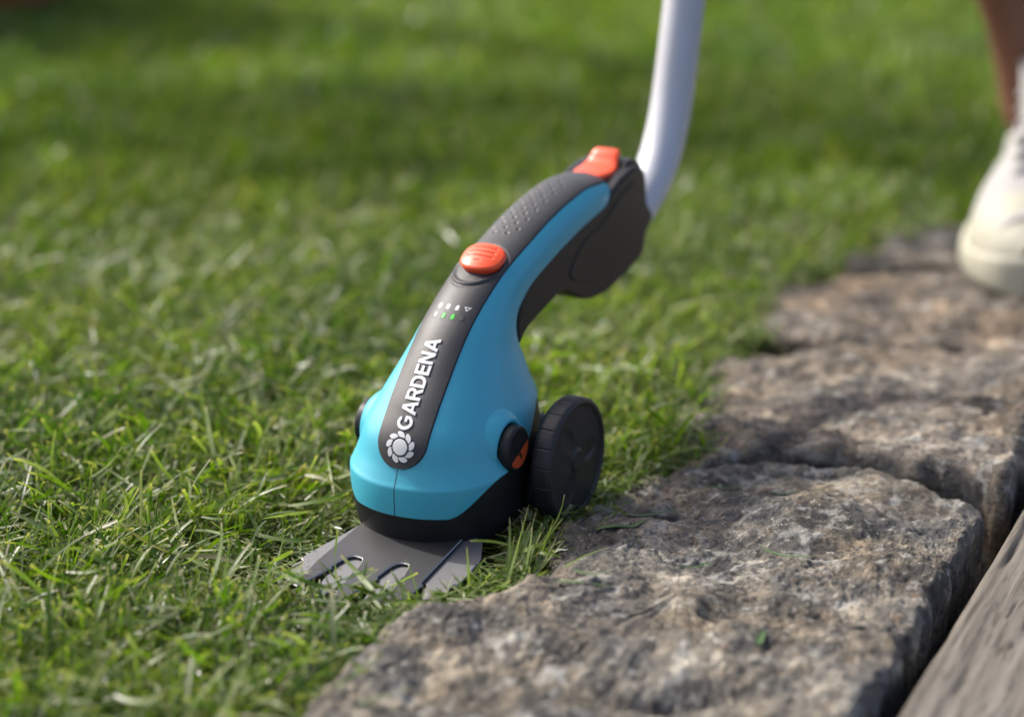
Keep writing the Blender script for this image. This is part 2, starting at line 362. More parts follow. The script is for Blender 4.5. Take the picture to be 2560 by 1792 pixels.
def make_stone(name, pts, top, depth, mat, label, amp=.006, nring=110, nang=360, tilt=(0, 0), seed=0., edge=.0065, feats=()):
    C0 = np.mean(pts, 0); cur = closed_curve(pts, nang)
    cur = cur + .0045 * np.stack([fbm(np.stack([cur[:, 0] * 45 + seed, cur[:, 1] * 45, np.zeros(nang)], -1), 3), fbm(np.stack([cur[:, 0] * 45, cur[:, 1] * 45 + 9 + seed, np.zeros(nang)], -1), 3)], -1)
    r = np.concatenate([[0.0005], np.sqrt(np.linspace(.0004, 1, nring - 1))])
    XY = C0 + (cur[None] - C0) * r[:, None, None]
    x, y = XY[..., 0], XY[..., 1]
    q = np.stack([x, y, np.full_like(x, seed)], -1)
    n1 = fbm(q * 14, 3); n2 = fbm(q * 42 + 7, 4, gain=.55); n3 = fbm(q * 150 + 3, 3)
    rid = 1 - np.abs(fbm(q * 22 + 31, 3)) * 2.2
    dist = np.linalg.norm(cur - C0, axis=1)[None] * (1 - r[:, None])
    ed = np.clip(dist / edge, 0, 1); drop = edge * .75 * (1 - np.sqrt(1 - (1 - ed) ** 2))
    n4 = fbm(q * 330 + 17, 2)
    z = top + amp * (1.0 * n1 + .75 * n2 + .30 * rid * sstep(-.35, -.1, n1) + .34 * n3 + .12 * n4) - drop + tilt[0] * (x - C0[0]) + tilt[1] * (y - C0[1])
    for fx, fy, rx, ry, ang, h in feats:
        ca, sa = math.cos(ang), math.sin(ang); u = ((x - fx) * ca + (y - fy) * sa) / rx; v = (-(x - fx) * sa + (y - fy) * ca) / ry
        z = z + h * np.exp(-(u * u + v * v))
    V = [np.stack([x, y, z], -1)]
    ns = 26
    for k in range(1, ns + 1):
        f = k / ns; w = cur + (cur - C0) / np.linalg.norm(cur - C0, axis=1)[:, None] * (-.004 * f + .0012)
        zz = z[-1] * (1 - f) + (top - depth) * f
        qq = np.stack([w[:, 0] * 40, w[:, 1] * 40, zz * 40 + seed], -1); d = .0035 * fbm(qq, 3) * min(1, 3 * f)
        w = w + (cur - C0) / np.linalg.norm(cur - C0, axis=1)[:, None] * d[:, None]
        V.append(np.stack([w[:, 0], w[:, 1], zz], -1)[None])
    V = np.concatenate(V, 0); nr = V.shape[0]
    o = fast_mesh(name, V.reshape(-1, 3), grid_quads(nr, nang, wrap=True), mat)
    tag(o, label, 'edging stone', 'rough stones set along the lawn edge')
    return o, (x, y, z)

# ------------------------------------------------------------ shears body surface (mm in the machine's own frame: x right, y back, z up)
class Pchip:
    def __init__(s, x, Y):
        s.x = np.array(x, float); s.Y = np.array(Y, float); h = np.diff(s.x); d = np.diff(s.Y, axis=0) / h[:, None]
        m = np.zeros_like(s.Y); m[0] = d[0]; m[-1] = d[-1]
        for i in range(1, len(s.x) - 1):
            w1 = 2 * h[i] + h[i - 1]; w2 = h[i] + 2 * h[i - 1]
            ok = d[i - 1] * d[i] > 0
            with np.errstate(divide='ignore', invalid='ignore'):
                mm = (w1 + w2) / (w1 / d[i - 1] + w2 / d[i])
            m[i] = np.where(ok, mm, 0)
        s.m = m
    def __call__(s, q):
        q = np.clip(np.asarray(q, float), s.x[0], s.x[-1]); i = np.clip(np.searchsorted(s.x, q, 'right') - 1, 0, len(s.x) - 2)
        h = s.x[i + 1] - s.x[i]; t = (q - s.x[i]) / h; h = h[..., None]; t = t[..., None]
        return (2 * t**3 - 3 * t**2 + 1) * s.Y[i] + (t**3 - 2 * t**2 + t) * h * s.m[i] + (-2 * t**3 + 3 * t**2) * s.Y[i + 1] + (t**3 - t**2) * h * s.m[i + 1]
#   Ty    Tz     By    Bz    m    w    nf   nb
SEC = [(-32.6, 2.6, 56, 6, 37, 37.0, 2.15, 2.6), (-34.2, 9, 60, 11, 38, 38.8, 2.15, 2.6), (-36.0, 19.7, 64, 22, 39, 40.0, 2.15, 2.6), (-36.5, 29.0, 68, 34, 40, 41.0, 2.15, 2.7), (-36.4, 33.2, 70, 39, 40, 41.2, 2.15, 2.7),
       (-35.2, 35.8, 71, 42, 40, 40.4, 2.15, 2.7), (-33.0, 41.5, 72, 47, 40, 38.6, 2.15, 2.7), (-29.8, 53.4, 73, 57, 39, 35.4, 2.15, 2.7), (-20, 67, 70, 66, 37, 31, 2.15, 2.6), (-8, 80, 67, 75, 34, 26.8, 2.15, 2.5),
       (3.1, 91.5, 63.5, 82, 31, 23.5, 2.15, 2.4), (11, 98.8, 61.5, 87, 28, 21.8, 2.2, 2.4), (20.1, 105.8, 61, 91, 25, 20.4, 2.2, 2.4), (33, 114, 64, 95.5, 21, 19.0, 2.25, 2.4), (45, 120, 70, 99, 18, 18.4, 2.3, 2.5), (56.3, 124.2, 77, 102, 16, 18.2, 2.3, 2.5),
       (75, 130, 91, 106, 15, 18.1, 2.3, 2.5), (100, 137, 112, 111.5, 14, 18.1, 2.3, 2.5), (120, 141, 130, 116.5, 14, 18.1, 2.3, 2.5), (144.7, 143.6, 151, 120, 13, 17.9, 2.3, 2.5), (158, 143.0, 161, 122, 12, 17.0, 2.2, 2.4),
       (168, 140, 167, 123.5, 10, 14.8, 2.1, 2.3), (174.5, 135.6, 170, 125.5, 7, 11.5, 2, 2.1), (177.5, 131.5, 172, 127.5, 4, 6, 2, 2)]
_s = [0]
for a, b in zip(SEC, SEC[1:]): _s.append(_s[-1] + math.hypot(a[0] - b[0], a[1] - b[1]))
SP = Pchip(_s, SEC); SMAX = _s[-1]
def _sec(s):
    p = SP(s); T = p[..., 0:2]; B = p[..., 2:4]; m = p[..., 4]; w = p[..., 5]; nf = p[..., 6]; nb = p[..., 7]
    L = np.linalg.norm(B - T, axis=-1); d = (B - T) / L[..., None]; return T, d, L, np.minimum(m, L * .75), w, nf, nb
def surf_t(s, t):
    """t in radians, 0 = front/top, pi = back/bottom, sign = side"""
    s, t = np.broadcast_arrays(np.asarray(s, float), np.asarray(t, float)); s = s - 5.5 * sstep(22, 90, np.degrees(np.abs(t))) * np.exp(-((s - 40) / 14) ** 2); T, d, L, m, w, nf, nb = _sec(s)
    a = np.abs(t); c, sn = np.cos(a), np.sin(a); front = c >= 0; n = np.where(front, nf, nb)
    along = np.where(front, m - m * np.abs(c) ** (2 / n), m + (L - m) * np.abs(c) ** (2 / n))
    x = np.sign(t) * w * np.abs(sn) ** (2 / n)
    p = T + d * along[..., None]
    lift = .030 * np.clip(p[..., 0] - 24, 0, None) ** 1.45 * (1 - sstep(4, 26, s))       # underside rises to the rear
    return np.stack([x, p[..., 0], p[..., 1] + lift], -1)
def surf_x(s, x):
    T, d, L, m, w, nf, nb = _sec(np.asarray(s, float)); r = np.clip(np.abs(x) / w, 0, .9999)
    return surf_t(s, np.sign(x) * np.arcsin(r ** (nf / 2)))
def off(fn, s, q, o):
    e = .25; p = fn(s, q); a = fn(np.asarray(s) + e, q) - fn(np.asarray(s) - e, q)
    eq = .25 if fn is surf_x else .004
    b = fn(s, np.asarray(q) + eq) - fn(s, np.asarray(q) - eq)
    n = np.cross(b, a); n /= np.linalg.norm(n, axis=-1)[..., None] + 1e-9
    return p + n * np.asarray(o)[..., None]
mm = .001
shears = empty('grass_shears', ROOT, YAW)
tag(shears, 'turquoise and black cordless grass shears on wheels with silver pole at the lawn edge', 'grass shears')
def part(name, V, Q, mat, parent=shears, smooth=True): return fast_mesh(name, np.asarray(V).reshape(-1, 3) * mm, Q, mat, parent=parent, smooth=smooth)
def s_bound(a):           # lower edge of the turquoise shell as a function of |t|
    d = np.degrees(a); return 17.0 + 20.0 * sstep(36, 84, d) + 17 * sstep(84, 128, d)
# turquoise shell
tt = np.concatenate([np.linspace(-math.pi, math.pi, 321)]); rr = np.linspace(0, 1, 260)
sb = s_bound(np.abs(tt)); S = sb[None] + (SMAX - 1.2 - sb[None]) * rr[:, None]; S = sb[None] + (SMAX - sb[None]) * (rr[:, None] ** 1.15)
V = surf_t(S, tt[None] + 0 * S)
low = off(surf_t, S[0], tt, -1.6 + 0 * tt)
V = np.concatenate([low[None], off(surf_t, S[0], tt, -.25 + 0 * tt)[None], V[1:]], 0)
shell = part('blue_housing', V, grid_quads(len(V), len(tt)), M['blue'])
shell['label'] = 'turquoise moulded shell'
# black lower housing
S = (sb[None] + 4) * np.linspace(0, 1, 60)[:, None]; V = off(surf_t, S, tt[None] + 0 * S, -.55 + 0 * S)
cen = np.array([0, 12, 8.0]); caps = [cen + (V[0] - cen) * f - np.array([0, 0, 1.2 * (1 - f)]) for f in (.02, .5, .94)]
caps.append(V[0]); V = np.concatenate([np.array(caps), V[1:]], 0)
part('lower_housing', V, grid_quads(len(V), len(tt)), M['black'])
# grip and badge strip, with dimples and the slider's recess pressed into it
S0, S1 = 41.0, SMAX - 6
def hw(s): return np.interp(s, [30, 60, 120, 150, 165, 200, 262, 276, 290], [13.2, 13.3, 13.8, 14.2, 14.2, 14.2, 14.2, 12.5, 8.5])
def cx(s): return np.interp(s, [40, 60, 100, 130, 250, 280], [0, -.2, -1.4, -1.7, -1.6, 0])
def hwe(s): return np.minimum(hw(s) * np.sqrt(np.clip(1 - (np.clip(S0 + 13.2 - s, 0, None) / 13.25) ** 2.1, 0, 1)) + .02, SP(s)[..., 5] * .985)
ss = np.concatenate([S0 + 13 * (1 - np.cos(np.linspace(0, math.pi / 2, 40))), np.linspace(S0 + 13.3, S1, 520)])
kk = np.linspace(-1, 1, 111)
SS, KK = np.meshgrid(ss, kk, indexing='ij'); XX = KK * hwe(SS) + cx(SS)
H = .60 * np.ones_like(SS)
DS, BUT = 5.0, 160.5
for i in range(14):
    s0 = 187 + i * 5.0
    for j in range(-2, 2):
        x0 = j * 7.2 + (4.2 if i % 2 else .6)
        if x0 < -12 or x0 > 6 or (i in (0, 13) and abs(x0 + 3) > 5): continue
        d2 = ((SS - s0) ** 2 + (XX - x0) ** 2) / (.95 ** 2); H = H - .52 * np.exp(-d2 * 1.3) + .12 * np.exp(-((np.sqrt(d2) - 1.7) ** 2) * 4)
rb = (((SS - BUT + 2.5) / 15.2) ** 2 + ((XX + 1.2) / 12.4) ** 2) ** .5
H = H - .42 * (1 - sstep(.86, .93, rb)) + .7 * np.exp(-((rb - 1.0) / .045) ** 2) - .35 * np.exp(-((rb - 1.12) / .05) ** 2)
Vt = off(surf_x, SS, XX, H)
cc = cx(ss); skirtL = off(surf_x, ss, cc - hwe(ss), -.5 + 0 * ss)[:, None]; skirtR = off(surf_x, ss, cc + hwe(ss), -.5 + 0 * ss)[:, None]
eL = off(surf_x, ss, cc - hwe(ss), .2 + 0 * ss)[:, None]; eR = off(surf_x, ss, cc + hwe(ss), .2 + 0 * ss)[:, None]
V = np.concatenate([skirtL, eL, off(surf_x, SS, (XX - cx(SS)) * .985 + cx(SS), H), eR, skirtR], 1)
strip = part('grip_strip', V, grid_quads(len(ss), V.shape[1]), M['strip'])
# dark joint around the strip
jw = .32
J = []
for sg in (-1, 1):
    J.append(np.stack([off(surf_x, ss - .3 * (ss < S0 + 12), cc + sg * (hwe(ss) - .2), .05 + 0 * ss), off(surf_x, ss - .45 * (ss < S0 + 12), cc + sg * (hwe(ss) + jw), .05 + 0 * ss)], 1))
for q in J: part('strip_joint', q, grid_quads(len(ss), 2), M['dark'])
# vertical mould seam on the nose
s_ = np.linspace(17.2, S0, 30); part('mould_seam', np.stack([off(surf_x, s_, -.22 + 0 * s_, .04 + 0 * s_), off(surf_x, s_, .22 + 0 * s_, .04 + 0 * s_)], 1), grid_quads(30, 2), M['dark'])

# flat shapes laid on the strip: polygons in (s, x) turned into raised solids
def in_poly_obj(name, loops, s0, x0, mat, parent, h=.5, base=.5, scale=1.0, step=1.2, round_=.12):
    """loops: list of outlines, the first solid, further ones holes; coordinates (u along the machine upwards, v to the left)"""
    cu = bpy.data.curves.new(name, 'CURVE'); cu.dimensions = '2D'; cu.fill_mode = 'BOTH'; cu.extrude = h / 2; cu.bevel_depth = round_; cu.bevel_resolution = 1; cu.offset = -round_
    for lp in loops:
        sp = cu.splines.new('POLY'); sp.points.add(len(lp) - 1)
        for p, (u, v) in zip(sp.points, lp): p.co = (u * scale, v * scale, 0, 1)
        sp.use_cyclic_u = True
    tmp = bpy.data.objects.new('t', cu); COL.objects.link(tmp)
    dg = bpy.context.evaluated_depsgraph_get(); me = bpy.data.meshes.new_from_object(tmp.evaluated_get(dg)); bpy.data.objects.remove(tmp)
    bm = bmesh.new(); bm.from_mesh(me); bmesh.ops.remove_doubles(bm, verts=bm.verts, dist=1e-4)
    us = [v.co.x for v in bm.verts]; vs = [v.co.y for v in bm.verts]
    for k in range(int((max(us) - min(us)) / step)):
        bmesh.ops.bisect_plane(bm, geom=bm.verts[:] + bm.edges[:] + bm.faces[:], plane_co=(min(us) + step * (k + .5), 0, 0), plane_no=(1, 0, 0))
    for k in range(int((max(vs) - min(vs)) / step)):
        bmesh.ops.bisect_plane(bm, geom=bm.verts[:] + bm.edges[:] + bm.faces[:], plane_co=(0, min(vs) + step * (k + .5), 0), plane_no=(0, 1, 0))
    co = np.array([v.co for v in bm.verts]); P = off(surf_x, s0 + co[:, 0], x0 - co[:, 1] + np.interp(s0 + co[:, 0], [48, 60, 105, 130], [2.0, 1.0, -.2, 0]), base + co[:, 2] + h / 2)
    for v, p in zip(bm.verts, P): v.co = Vector(p) * mm
    ob = bm_obj(name, bm, mat, parent, smooth=False, recalc=False); return ob
def arc(cx, cy, rx, ry, a0, a1, n=14): return [(cx + rx * math.cos(R(a0 + (a1 - a0) * i / n)), cy + ry * math.sin(R(a0 + (a1 - a0) * i / n))) for i in range(n + 1)]
# bold grotesque capitals, cap height 1, stroke .2
GL = {
 'A': ([[(0, 0), (.235, 0), (.30, .20), (.64, .20), (.70, 0), (.95, 0), (.60, 1), (.345, 1)], [(.37, .38), (.47, .72), (.575, .38)]], .95),
 'R': ([[(0, 0), (.225, 0), (.225, .37), (.40, .37), (.60, 0), (.86, 0), (.635, .41)] + arc(.50, .685, .32, .315, -52, 90, 10) + [(0, 1)], [(.225, .545), (.225, .815)] + arc(.46, .68, .14, .135, 90, -90, 8)], .84),
 'D': ([[(0, 0)] + arc(.38, .5, .47, .5, -90, 90, 16) + [(0, 1)], [(.225, .19), (.225, .81)] + arc(.37, .5, .25, .31, 90, -90, 12)], .87),
 'E': ([[(0, 0), (.70, 0), (.70, .19), (.225, .19), (.225, .415), (.65, .415), (.65, .60), (.225, .60), (.225, .81), (.69, .81), (.69, 1), (0, 1)]], .73),
 'N': ([[(0, 0), (.215, 0), (.215, .62), (.60, 0), (.83, 0), (.83, 1), (.615, 1), (.615, .38), (.23, 1), (0, 1)]], .86),
 'G': ([arc(.49, .5, .49, .515, 40, 325, 26) + [(.93, .21), (.93, .56), (.52, .56), (.52, .385), (.72, .385), (.72, .31)] + arc(.49, .5, .255, .315, 312, 48, 18)], .97)}
x = 0; CAP = 8.0; LEN = 0
word = 'GARDENA'; tot = sum(GL[c][1] for c in word) + .04 * 6
sc_u = 48.6 / (tot * CAP)
for c in word:
    loops, adv = GL[c]
    ls = [[((x + u) * CAP * sc_u, (v - .5) * CAP) for u, v in lp] for lp in loops]
    lt = in_poly_obj('letter', ls, 59.4, -1.3, M['white'], strip, h=.45, base=.55); lt['label'] = 'raised pale letter ' + c
    x += adv + .04
# rosette emblem: disc and nine swept petals
in_poly_obj('emblem_disc', [arc(0, 0, 3.85, 3.85, 0, 360, 36)[:-1]], 51.2, -1.4, M['white'], strip, h=.45, base=.55)
for k in range(9):
    a0 = k * 40 + 12; pts = []
    for i in range(9):
        f = i / 8; pts.append((4.5 + 0.25 * math.sin(f * math.pi), a0 + 40 * f))
    for i in range(9):
        f = i / 8; pts.append((4.5 + 3.1 * math.sin(math.pi * (.12 + .88 * (f)) ** 1.0) ** .8 if i < 8 else 4.6, a0 + 42 + 14 * math.sin(math.pi * f) - 42 * f))
    rim = [(4.75, a0 + 5), (4.75, a0 + 14), (4.8, a0 + 25), (4.75, a0 + 35), (5.4, a0 + 42), (6.4, a0 + 46), (7.2, a0 + 46), (7.6, a0 + 40), (7.45, a0 + 30), (6.9, a0 + 19), (5.9, a0 + 9)]
    in_poly_obj('emblem_petal', [[(r_ * math.cos(R(q)), r_ * math.sin(R(q))) for r_, q in rim]], 51.2, -1.4, M['white'], strip, h=.45, base=.55, round_=.05)
# charge lamps and their symbols
def rrect(w, h, r, n=4): return [p for cx, cy, a in ((w - r, h - r, 0), (-w + r, h - r, 90), (-w + r, -h + r, 180), (w - r, -h + r, 270)) for p in arc(cx, cy, r, r, a, a + 90, n)]
for k, xx in enumerate((-7.2, -2.4, 2.5, 7.3)):
    on = k in (1, 2)
    led = in_poly_obj('indicator_lamp', [rrect(1.75, .95, .9)], 121.5, xx, M['led_on'] if on else M['led_off'], strip, h=.12, base=.5, round_=.1)
    led['label'] = 'lit green charge lamp' if on else 'unlit clear charge lamp'
    in_poly_obj('lamp_bezel', [rrect(2.1, 1.25, 1.2), rrect(1.75, .92, .88)], 121.5, xx, M['dark'], strip, h=.06, base=.55, round_=.02)
    if k < 3:
        body = [(-1.5, -.85), (1.1, -.85), (1.1, -.45), (1.6, -.45), (1.6, .45), (1.1, .45), (1.1, .85), (-1.5, .85)]
        holes = [[[(-.2, -.5), (.8, -.5), (.8, .5), (-.9, .5)]], [[(.2, -.5), (.8, -.5), (.8, .5), (-.3, .5)]], []][k]
        in_poly_obj('battery_symbol', [body] + holes, 127.2, xx, M['white'], strip, h=.05, base=.56, round_=.01)
    else:
        in_poly_obj('warning_symbol', [[(-1.5, 0), (1.3, -1.7), (1.3, 1.7)], [(-.6, 0), (.85, -.95), (.85, .95)]], 127.2, xx, M['white'], strip, h=.05, base=.56, round_=.01)
# orange power slider
def pad(name, sc, xc, rs, rx, h0, h1, mat, parent, pw=2.6, grooves=(), lip=0, nr=34, na=96, tiltf=0.0, dome=.5):
    rg = np.concatenate([np.linspace(.02, .86, nr - 12), .86 + .14 * np.sin(np.linspace(.05, 1, 12) * math.pi / 2)]); an = np.linspace(0, 2 * math.pi, na, endpoint=False)
    cu = np.sign(np.cos(an)) * np.abs(np.cos(an)) ** (2 / pw); su = np.sign(np.sin(an)) * np.abs(np.sin(an)) ** (2 / pw)
    s = sc + rs * rg[:, None] * cu[None]; x = xc + rx * rg[:, None] * su[None]
    h = h1 - (rg[:, None] ** 2) * dome - .9 * np.clip((rg[:, None] - .86) / .14, 0, 1) ** 2.5 + tiltf * (s - sc) + 0 * x
    for (gs, gx, gl, gw, gd) in grooves: h = h - gd * np.exp(-((s - gs) / gw) ** 4) * (1 - sstep(gl - .6, gl + .3, np.abs(x - gx)))
    V = [off(surf_x, s, x, h)]
    for f in (.25, .6, 1.0):
        V.append(off(surf_x, s[-1] * 1 - (s[-1] - sc) * .05 * f, x[-1] - (x[-1] - xc) * .05 * f, h[-1] * (1 - f) + h0 * f)[None])
    V = np.concatenate(V, 0); return part(name, V, grid_quads(len(V), na, wrap=True), mat, parent)
pad('slider_base', BUT - 2.5, -1.2, 9, 8, -.2, .30, M['strip'], shears, pw=2.1, dome=0)
pad('power_slider', BUT - .4, .6, 9.4, 10.0, -.5, 5.6, M['orange'], shears, pw=2.5, dome=.9, tiltf=.10,
    grooves=[(BUT + 4.8, .9, 5.4, .38, .5), (BUT + 1.6, .7, 5.8, .38, .5), (BUT - 1.6, .5, 6.2, .38, .5), (BUT - 4.6, .5, 1.6, .22, .35)], nr=90, na=160)

# side knobs with raised turquoise collars
def lathe(name, prof, mat, parent, axis_loc, n=64, flip=1):
    """prof: (r, x) pairs, axis along x"""
    a = np.linspace(0, 2 * math.pi, n, endpoint=False); V = np.stack([np.stack([np.full(n, flip * x_), r_ * np.cos(a), r_ * np.sin(a)], -1) for r_, x_ in prof]) + np.array(axis_loc)
    return part(name, V, grid_quads(len(prof), n, wrap=True), mat, parent)
KY, KZ = 9.0, 46.0
for sg in (1, -1):
    lathe('knob_collar', [(19, 30), (17.5, 33.5), (15.6, 36.2), (14.2, 37.6), (13.0, 38.0), (12.2, 37.6), (11.8, 36.5), (11.8, 30)], M['blue'], shears, (0, KY, KZ), flip=sg)
    kn = lathe('side_knob', [(11.3, 30), (11.3, 41.6), (11.1, 42.3), (10.5, 42.8), (9.6, 43.0), (9.2, 42.85), (5, 42.8), (.05, 42.8)], M['black'], shears, (0, KY, KZ), flip=sg)
    # orange segment with a padlock-like dark mark
    pts = [(-.66, -.50)] + [(.88 * math.cos(R(q)), .88 * math.sin(R(q))) for q in np.linspace(-135, 12, 22)]
    bm = bmesh.new(); f = [bm.verts.new(((sg * 42.95) * mm, (KY + p * 10.6) * mm, (KZ + q * 10.6) * mm)) for p, q in pts]; bm.faces.new(f)
    g = bmesh.ops.extrude_face_region(bm, geom=bm.faces[:]); bmesh.ops.translate(bm, vec=(sg * .12 * mm, 0, 0), verts=[v for v in g['geom'] if isinstance(v, bmesh.types.BMVert)])
    bm_obj('orange_mark', bm, M['orange_print'], kn, smooth=False)
    for pl in ([(.0, -.30), (.20, -.16), (.28, -.60)], [(-.10, -.22), (.18, .0), (.20, -.08), (-.06, -.28)]):
        bm = bmesh.new(); bm.faces.new([bm.verts.new(((sg * 43.12) * mm, (KY + p * 10.6) * mm, (KZ + q * 10.6) * mm)) for p, q in pl])
        g = bmesh.ops.extrude_face_region(bm, geom=bm.faces[:]); bmesh.ops.translate(bm, vec=(sg * .05 * mm, 0, 0), verts=[v for v in g['geom'] if isinstance(v, bmesh.types.BMVert)])
        bm_obj('lock_symbol', bm, M['dark'], kn, smooth=False)
# small hollow on the left of the nose
lathe('side_recess', [(3.2, 37.6), (2.9, 38.4), (2.5, 38.1), (2.2, 36.8), (.1, 36.4)], M['blue'], shears, (0, -10.5, 30), n=24, flip=-1)

# wheels
WY, WZ, WR = 45.0, 30.6, 31.2
def wheel(xo, sg, th=12.0):
    na = 480; a = np.linspace(0, 2 * math.pi, na, endpoint=False); ph = (a * 20 / (2 * math.pi)) % 1
    groove = np.exp(-((ph - .5) / .028) ** 4); ramp_ = .25 * (ph - .5)
    V = []
    def ring(r, x, g=0): V.append(np.stack([np.full(na, sg * x), (r - g * (groove * .85)) * np.cos(a), (r - g * (groove * .85)) * np.sin(a)], -1))
    ring(8, xo - th); ring(WR - 5, xo - th); ring(WR - 1, xo - th, .3); ring(WR, xo - th + 1.2, 1); ring(WR + .1, xo - th + 3, 1)
    ring(WR + .1, xo - 3.2, 1); ring(WR, xo - 1.6, 1); ring(WR - .6, xo - .6, .5); ring(WR - 1.6, xo - .1); ring(WR - 2.6, xo)
    ring(WR - 3.2, xo - .2); ring(WR - 3.7, xo - 1.0); ring(WR - 4.2, xo - 1.3)
    rs = np.linspace(WR - 4.4, .05, 46)
    for r in rs:
        y, z = r * np.cos(a), r * np.sin(a); h = np.zeros(na)
        for k in range(3):
            q = R(5 + 120 * k); u = y * math.cos(q) + z * math.sin(q); v = -y * math.sin(q) + z * math.cos(q)
            e = np.sqrt(((u - 15.0) / 9.5) ** 2 + (v / (5.8 - .16 * (u - 15))) ** 2)
            h = h - 1.1 * (1 - sstep(.45, 1.0, e)) * (1 - .5 * sstep(-4, 5, v))
        h = h + .9 * (1 - sstep(5, 6.5, r))
        V.append(np.stack([sg * (xo - 1.3 + h + .6 * (1 - r / 27)), y, z], -1))
    V = np.array(V) + np.array([0, WY, WZ])
    w = part('wheel', V, grid_quads(len(V), na, wrap=True), M['wheel'])
    return w
wheel(57.0, 1, 11.0)
# axle and bracket
def tube(name, pts, rad, mat, parent, n=24, scale=mm):
    P = np.array(pts, float); m = len(P); rad = np.broadcast_to(rad, (m,)); V = []
    up = np.array([0, 0, 1.0]) if abs((P[-1] - P[0])[2]) < np.linalg.norm(P[-1] - P[0]) * .8 else np.array([1.0, 0, 0])
    a = np.linspace(0, 2 * math.pi, n, endpoint=False)
    for i in range(m):
        t = P[min(i + 1, m - 1)] - P[max(i - 1, 0)]; t /= np.linalg.norm(t); u = np.cross(t, up); u /= np.linalg.norm(u); v = np.cross(t, u)
        V.append(P[i] + rad[i] * (np.cos(a)[:, None] * u + np.sin(a)[:, None] * v))
    V = [P[0] + (V[0] - P[0]) * .01] + V + [P[-1] + (V[-1] - P[-1]) * .01]
    return fast_mesh(name, np.array(V).reshape(-1, 3) * scale, grid_quads(m + 2, n, wrap=True), mat, parent=parent)
tube('wheel_axle', [(-20, WY, WZ), (52, WY, WZ)], 4, M['black'], shears)
def prism_x(name, poly, w, r, mat, parent, xc=0, nseg=7, sub=3, taper=None):
    """extrude a yz outline along x with rounded rims"""
    P = np.array(poly, float); P = closed_curve(P, len(P) * sub) if sub > 1 else P
    nx = np.roll(P, -1, 0) - np.roll(P, 1, 0); nn = np.stack([nx[:, 1], -nx[:, 0]], -1); nn /= np.linalg.norm(nn, axis=1)[:, None]
    ar = .5 * np.sum(P[:, 0] * np.roll(P[:, 1], -1) - np.roll(P[:, 0], -1) * P[:, 1]); nn *= np.sign(ar)
    V = []; c = P.mean(0)
    def ring(x, ins, f=1.0): q = c + (P - nn * ins - c) * f; V.append(np.stack([np.full(len(P), xc + x), q[:, 0], q[:, 1]], -1))
    for sgn in (-1, 1):
        seq = [(w, r * 1.0, .02), (w, r * 1.0, .6), (w, r, 1.0)] + [(w - r * (1 - math.cos(q)), r * (1 - math.sin(q)), 1.0) for q in np.linspace(0, math.pi / 2, nseg)[1:]]
        if sgn > 0: seq = seq[::-1]
        for x_, i_, f_ in seq: ring(sgn * x_, i_, f_)
    return part(name, np.array(V), grid_quads(len(V), len(P), wrap=True), mat, parent)
prism_x('axle_bracket', [(28, 8), (44, 14), (54, 28), (52, 40), (40, 42), (30, 30)], 42, 3, M['black'], shears)
prism_x('rear_housing', [(20, 12), (45, 14), (58, 22), (64, 32), (66, 42), (60, 46), (40, 46), (20, 40)], 33, 4, M['black'], shears)

# blades
BK = .15; BZ0 = 6.0; BY0 = -33.4
def bz(y, lift=0): return BZ0 + BK * (y - BY0) + lift
def plate(name, poly, lift, th, mat, bevel=.45):
    bm = bmesh.new(); vs = [bm.verts.new((x_, y_, 0)) for x_, y_ in poly]; f = bm.faces.new(vs)
    if f.normal.z < 0: f.normal_flip()
    g = bmesh.ops.extrude_face_region(bm, geom=[f]); vv = [v for v in g['geom'] if isinstance(v, bmesh.types.BMVert)]
    bmesh.ops.translate(bm, vec=(0, 0, th), verts=vv)
    bmesh.ops.recalc_face_normals(bm, faces=bm.faces)
    te = [e for e in bm.edges if all(v.co.z > th - 1e-4 for v in e.verts)]
    bv = bmesh.ops.bevel(bm, geom=te, offset=bevel, segments=1, affect='EDGES', clamp_overlap=True)
    for f_ in bv['faces']: f_.material_index = 1
    bmesh.ops.triangulate(bm, faces=bm.faces)
    for v in bm.verts: v.co = Vector((v.co.x, v.co.y, bz(v.co.y, lift + v.co.z))) * mm
    o_ = bm_obj(name, bm, mat, shears, smooth=False); o_.data.materials.append(M['edge']); return o_
def bez(*p):
    n = 7; p = [np.array(q, float) for q in p]
    return [tuple((1 - t) ** 3 * p[0] + 3 * (1 - t) ** 2 * t * p[1] + 3 * (1 - t) * t * t * p[2] + t ** 3 * p[3]) for t in np.linspace(0, 1, n)]
lower_poly = [(-26, -22), (-29.5, -35)] + bez((-31.5, -42), (-33.5, -48), (-35.6, -56), (-36.8, -62)) + [(-35.0, -63.4), (-37.2, -68.0), (-36.2, -82), (-35, -83), (-27.5, -78.5), (-25.6, -66), (-20, -62), (-16, -62),
              (-17.2, -68), (-14.6, -91), (-10.9, -93.2), (-5.0, -74.4), (-3.5, -62), (3, -60), (7.5, -62), (9.2, -69), (11.0, -88), (14.8, -89.5), (22.3, -74), (22, -62), (27, -60), (32, -62),
              (35.2, -72), (36.2, -80.5), (43.5, -80.5), (45.3, -74.0), (43.6, -57.2), (45.9, -55.9), (46.2, -47.4), (44.5, -31.8), (37.5, -17.5), (30, -14)]
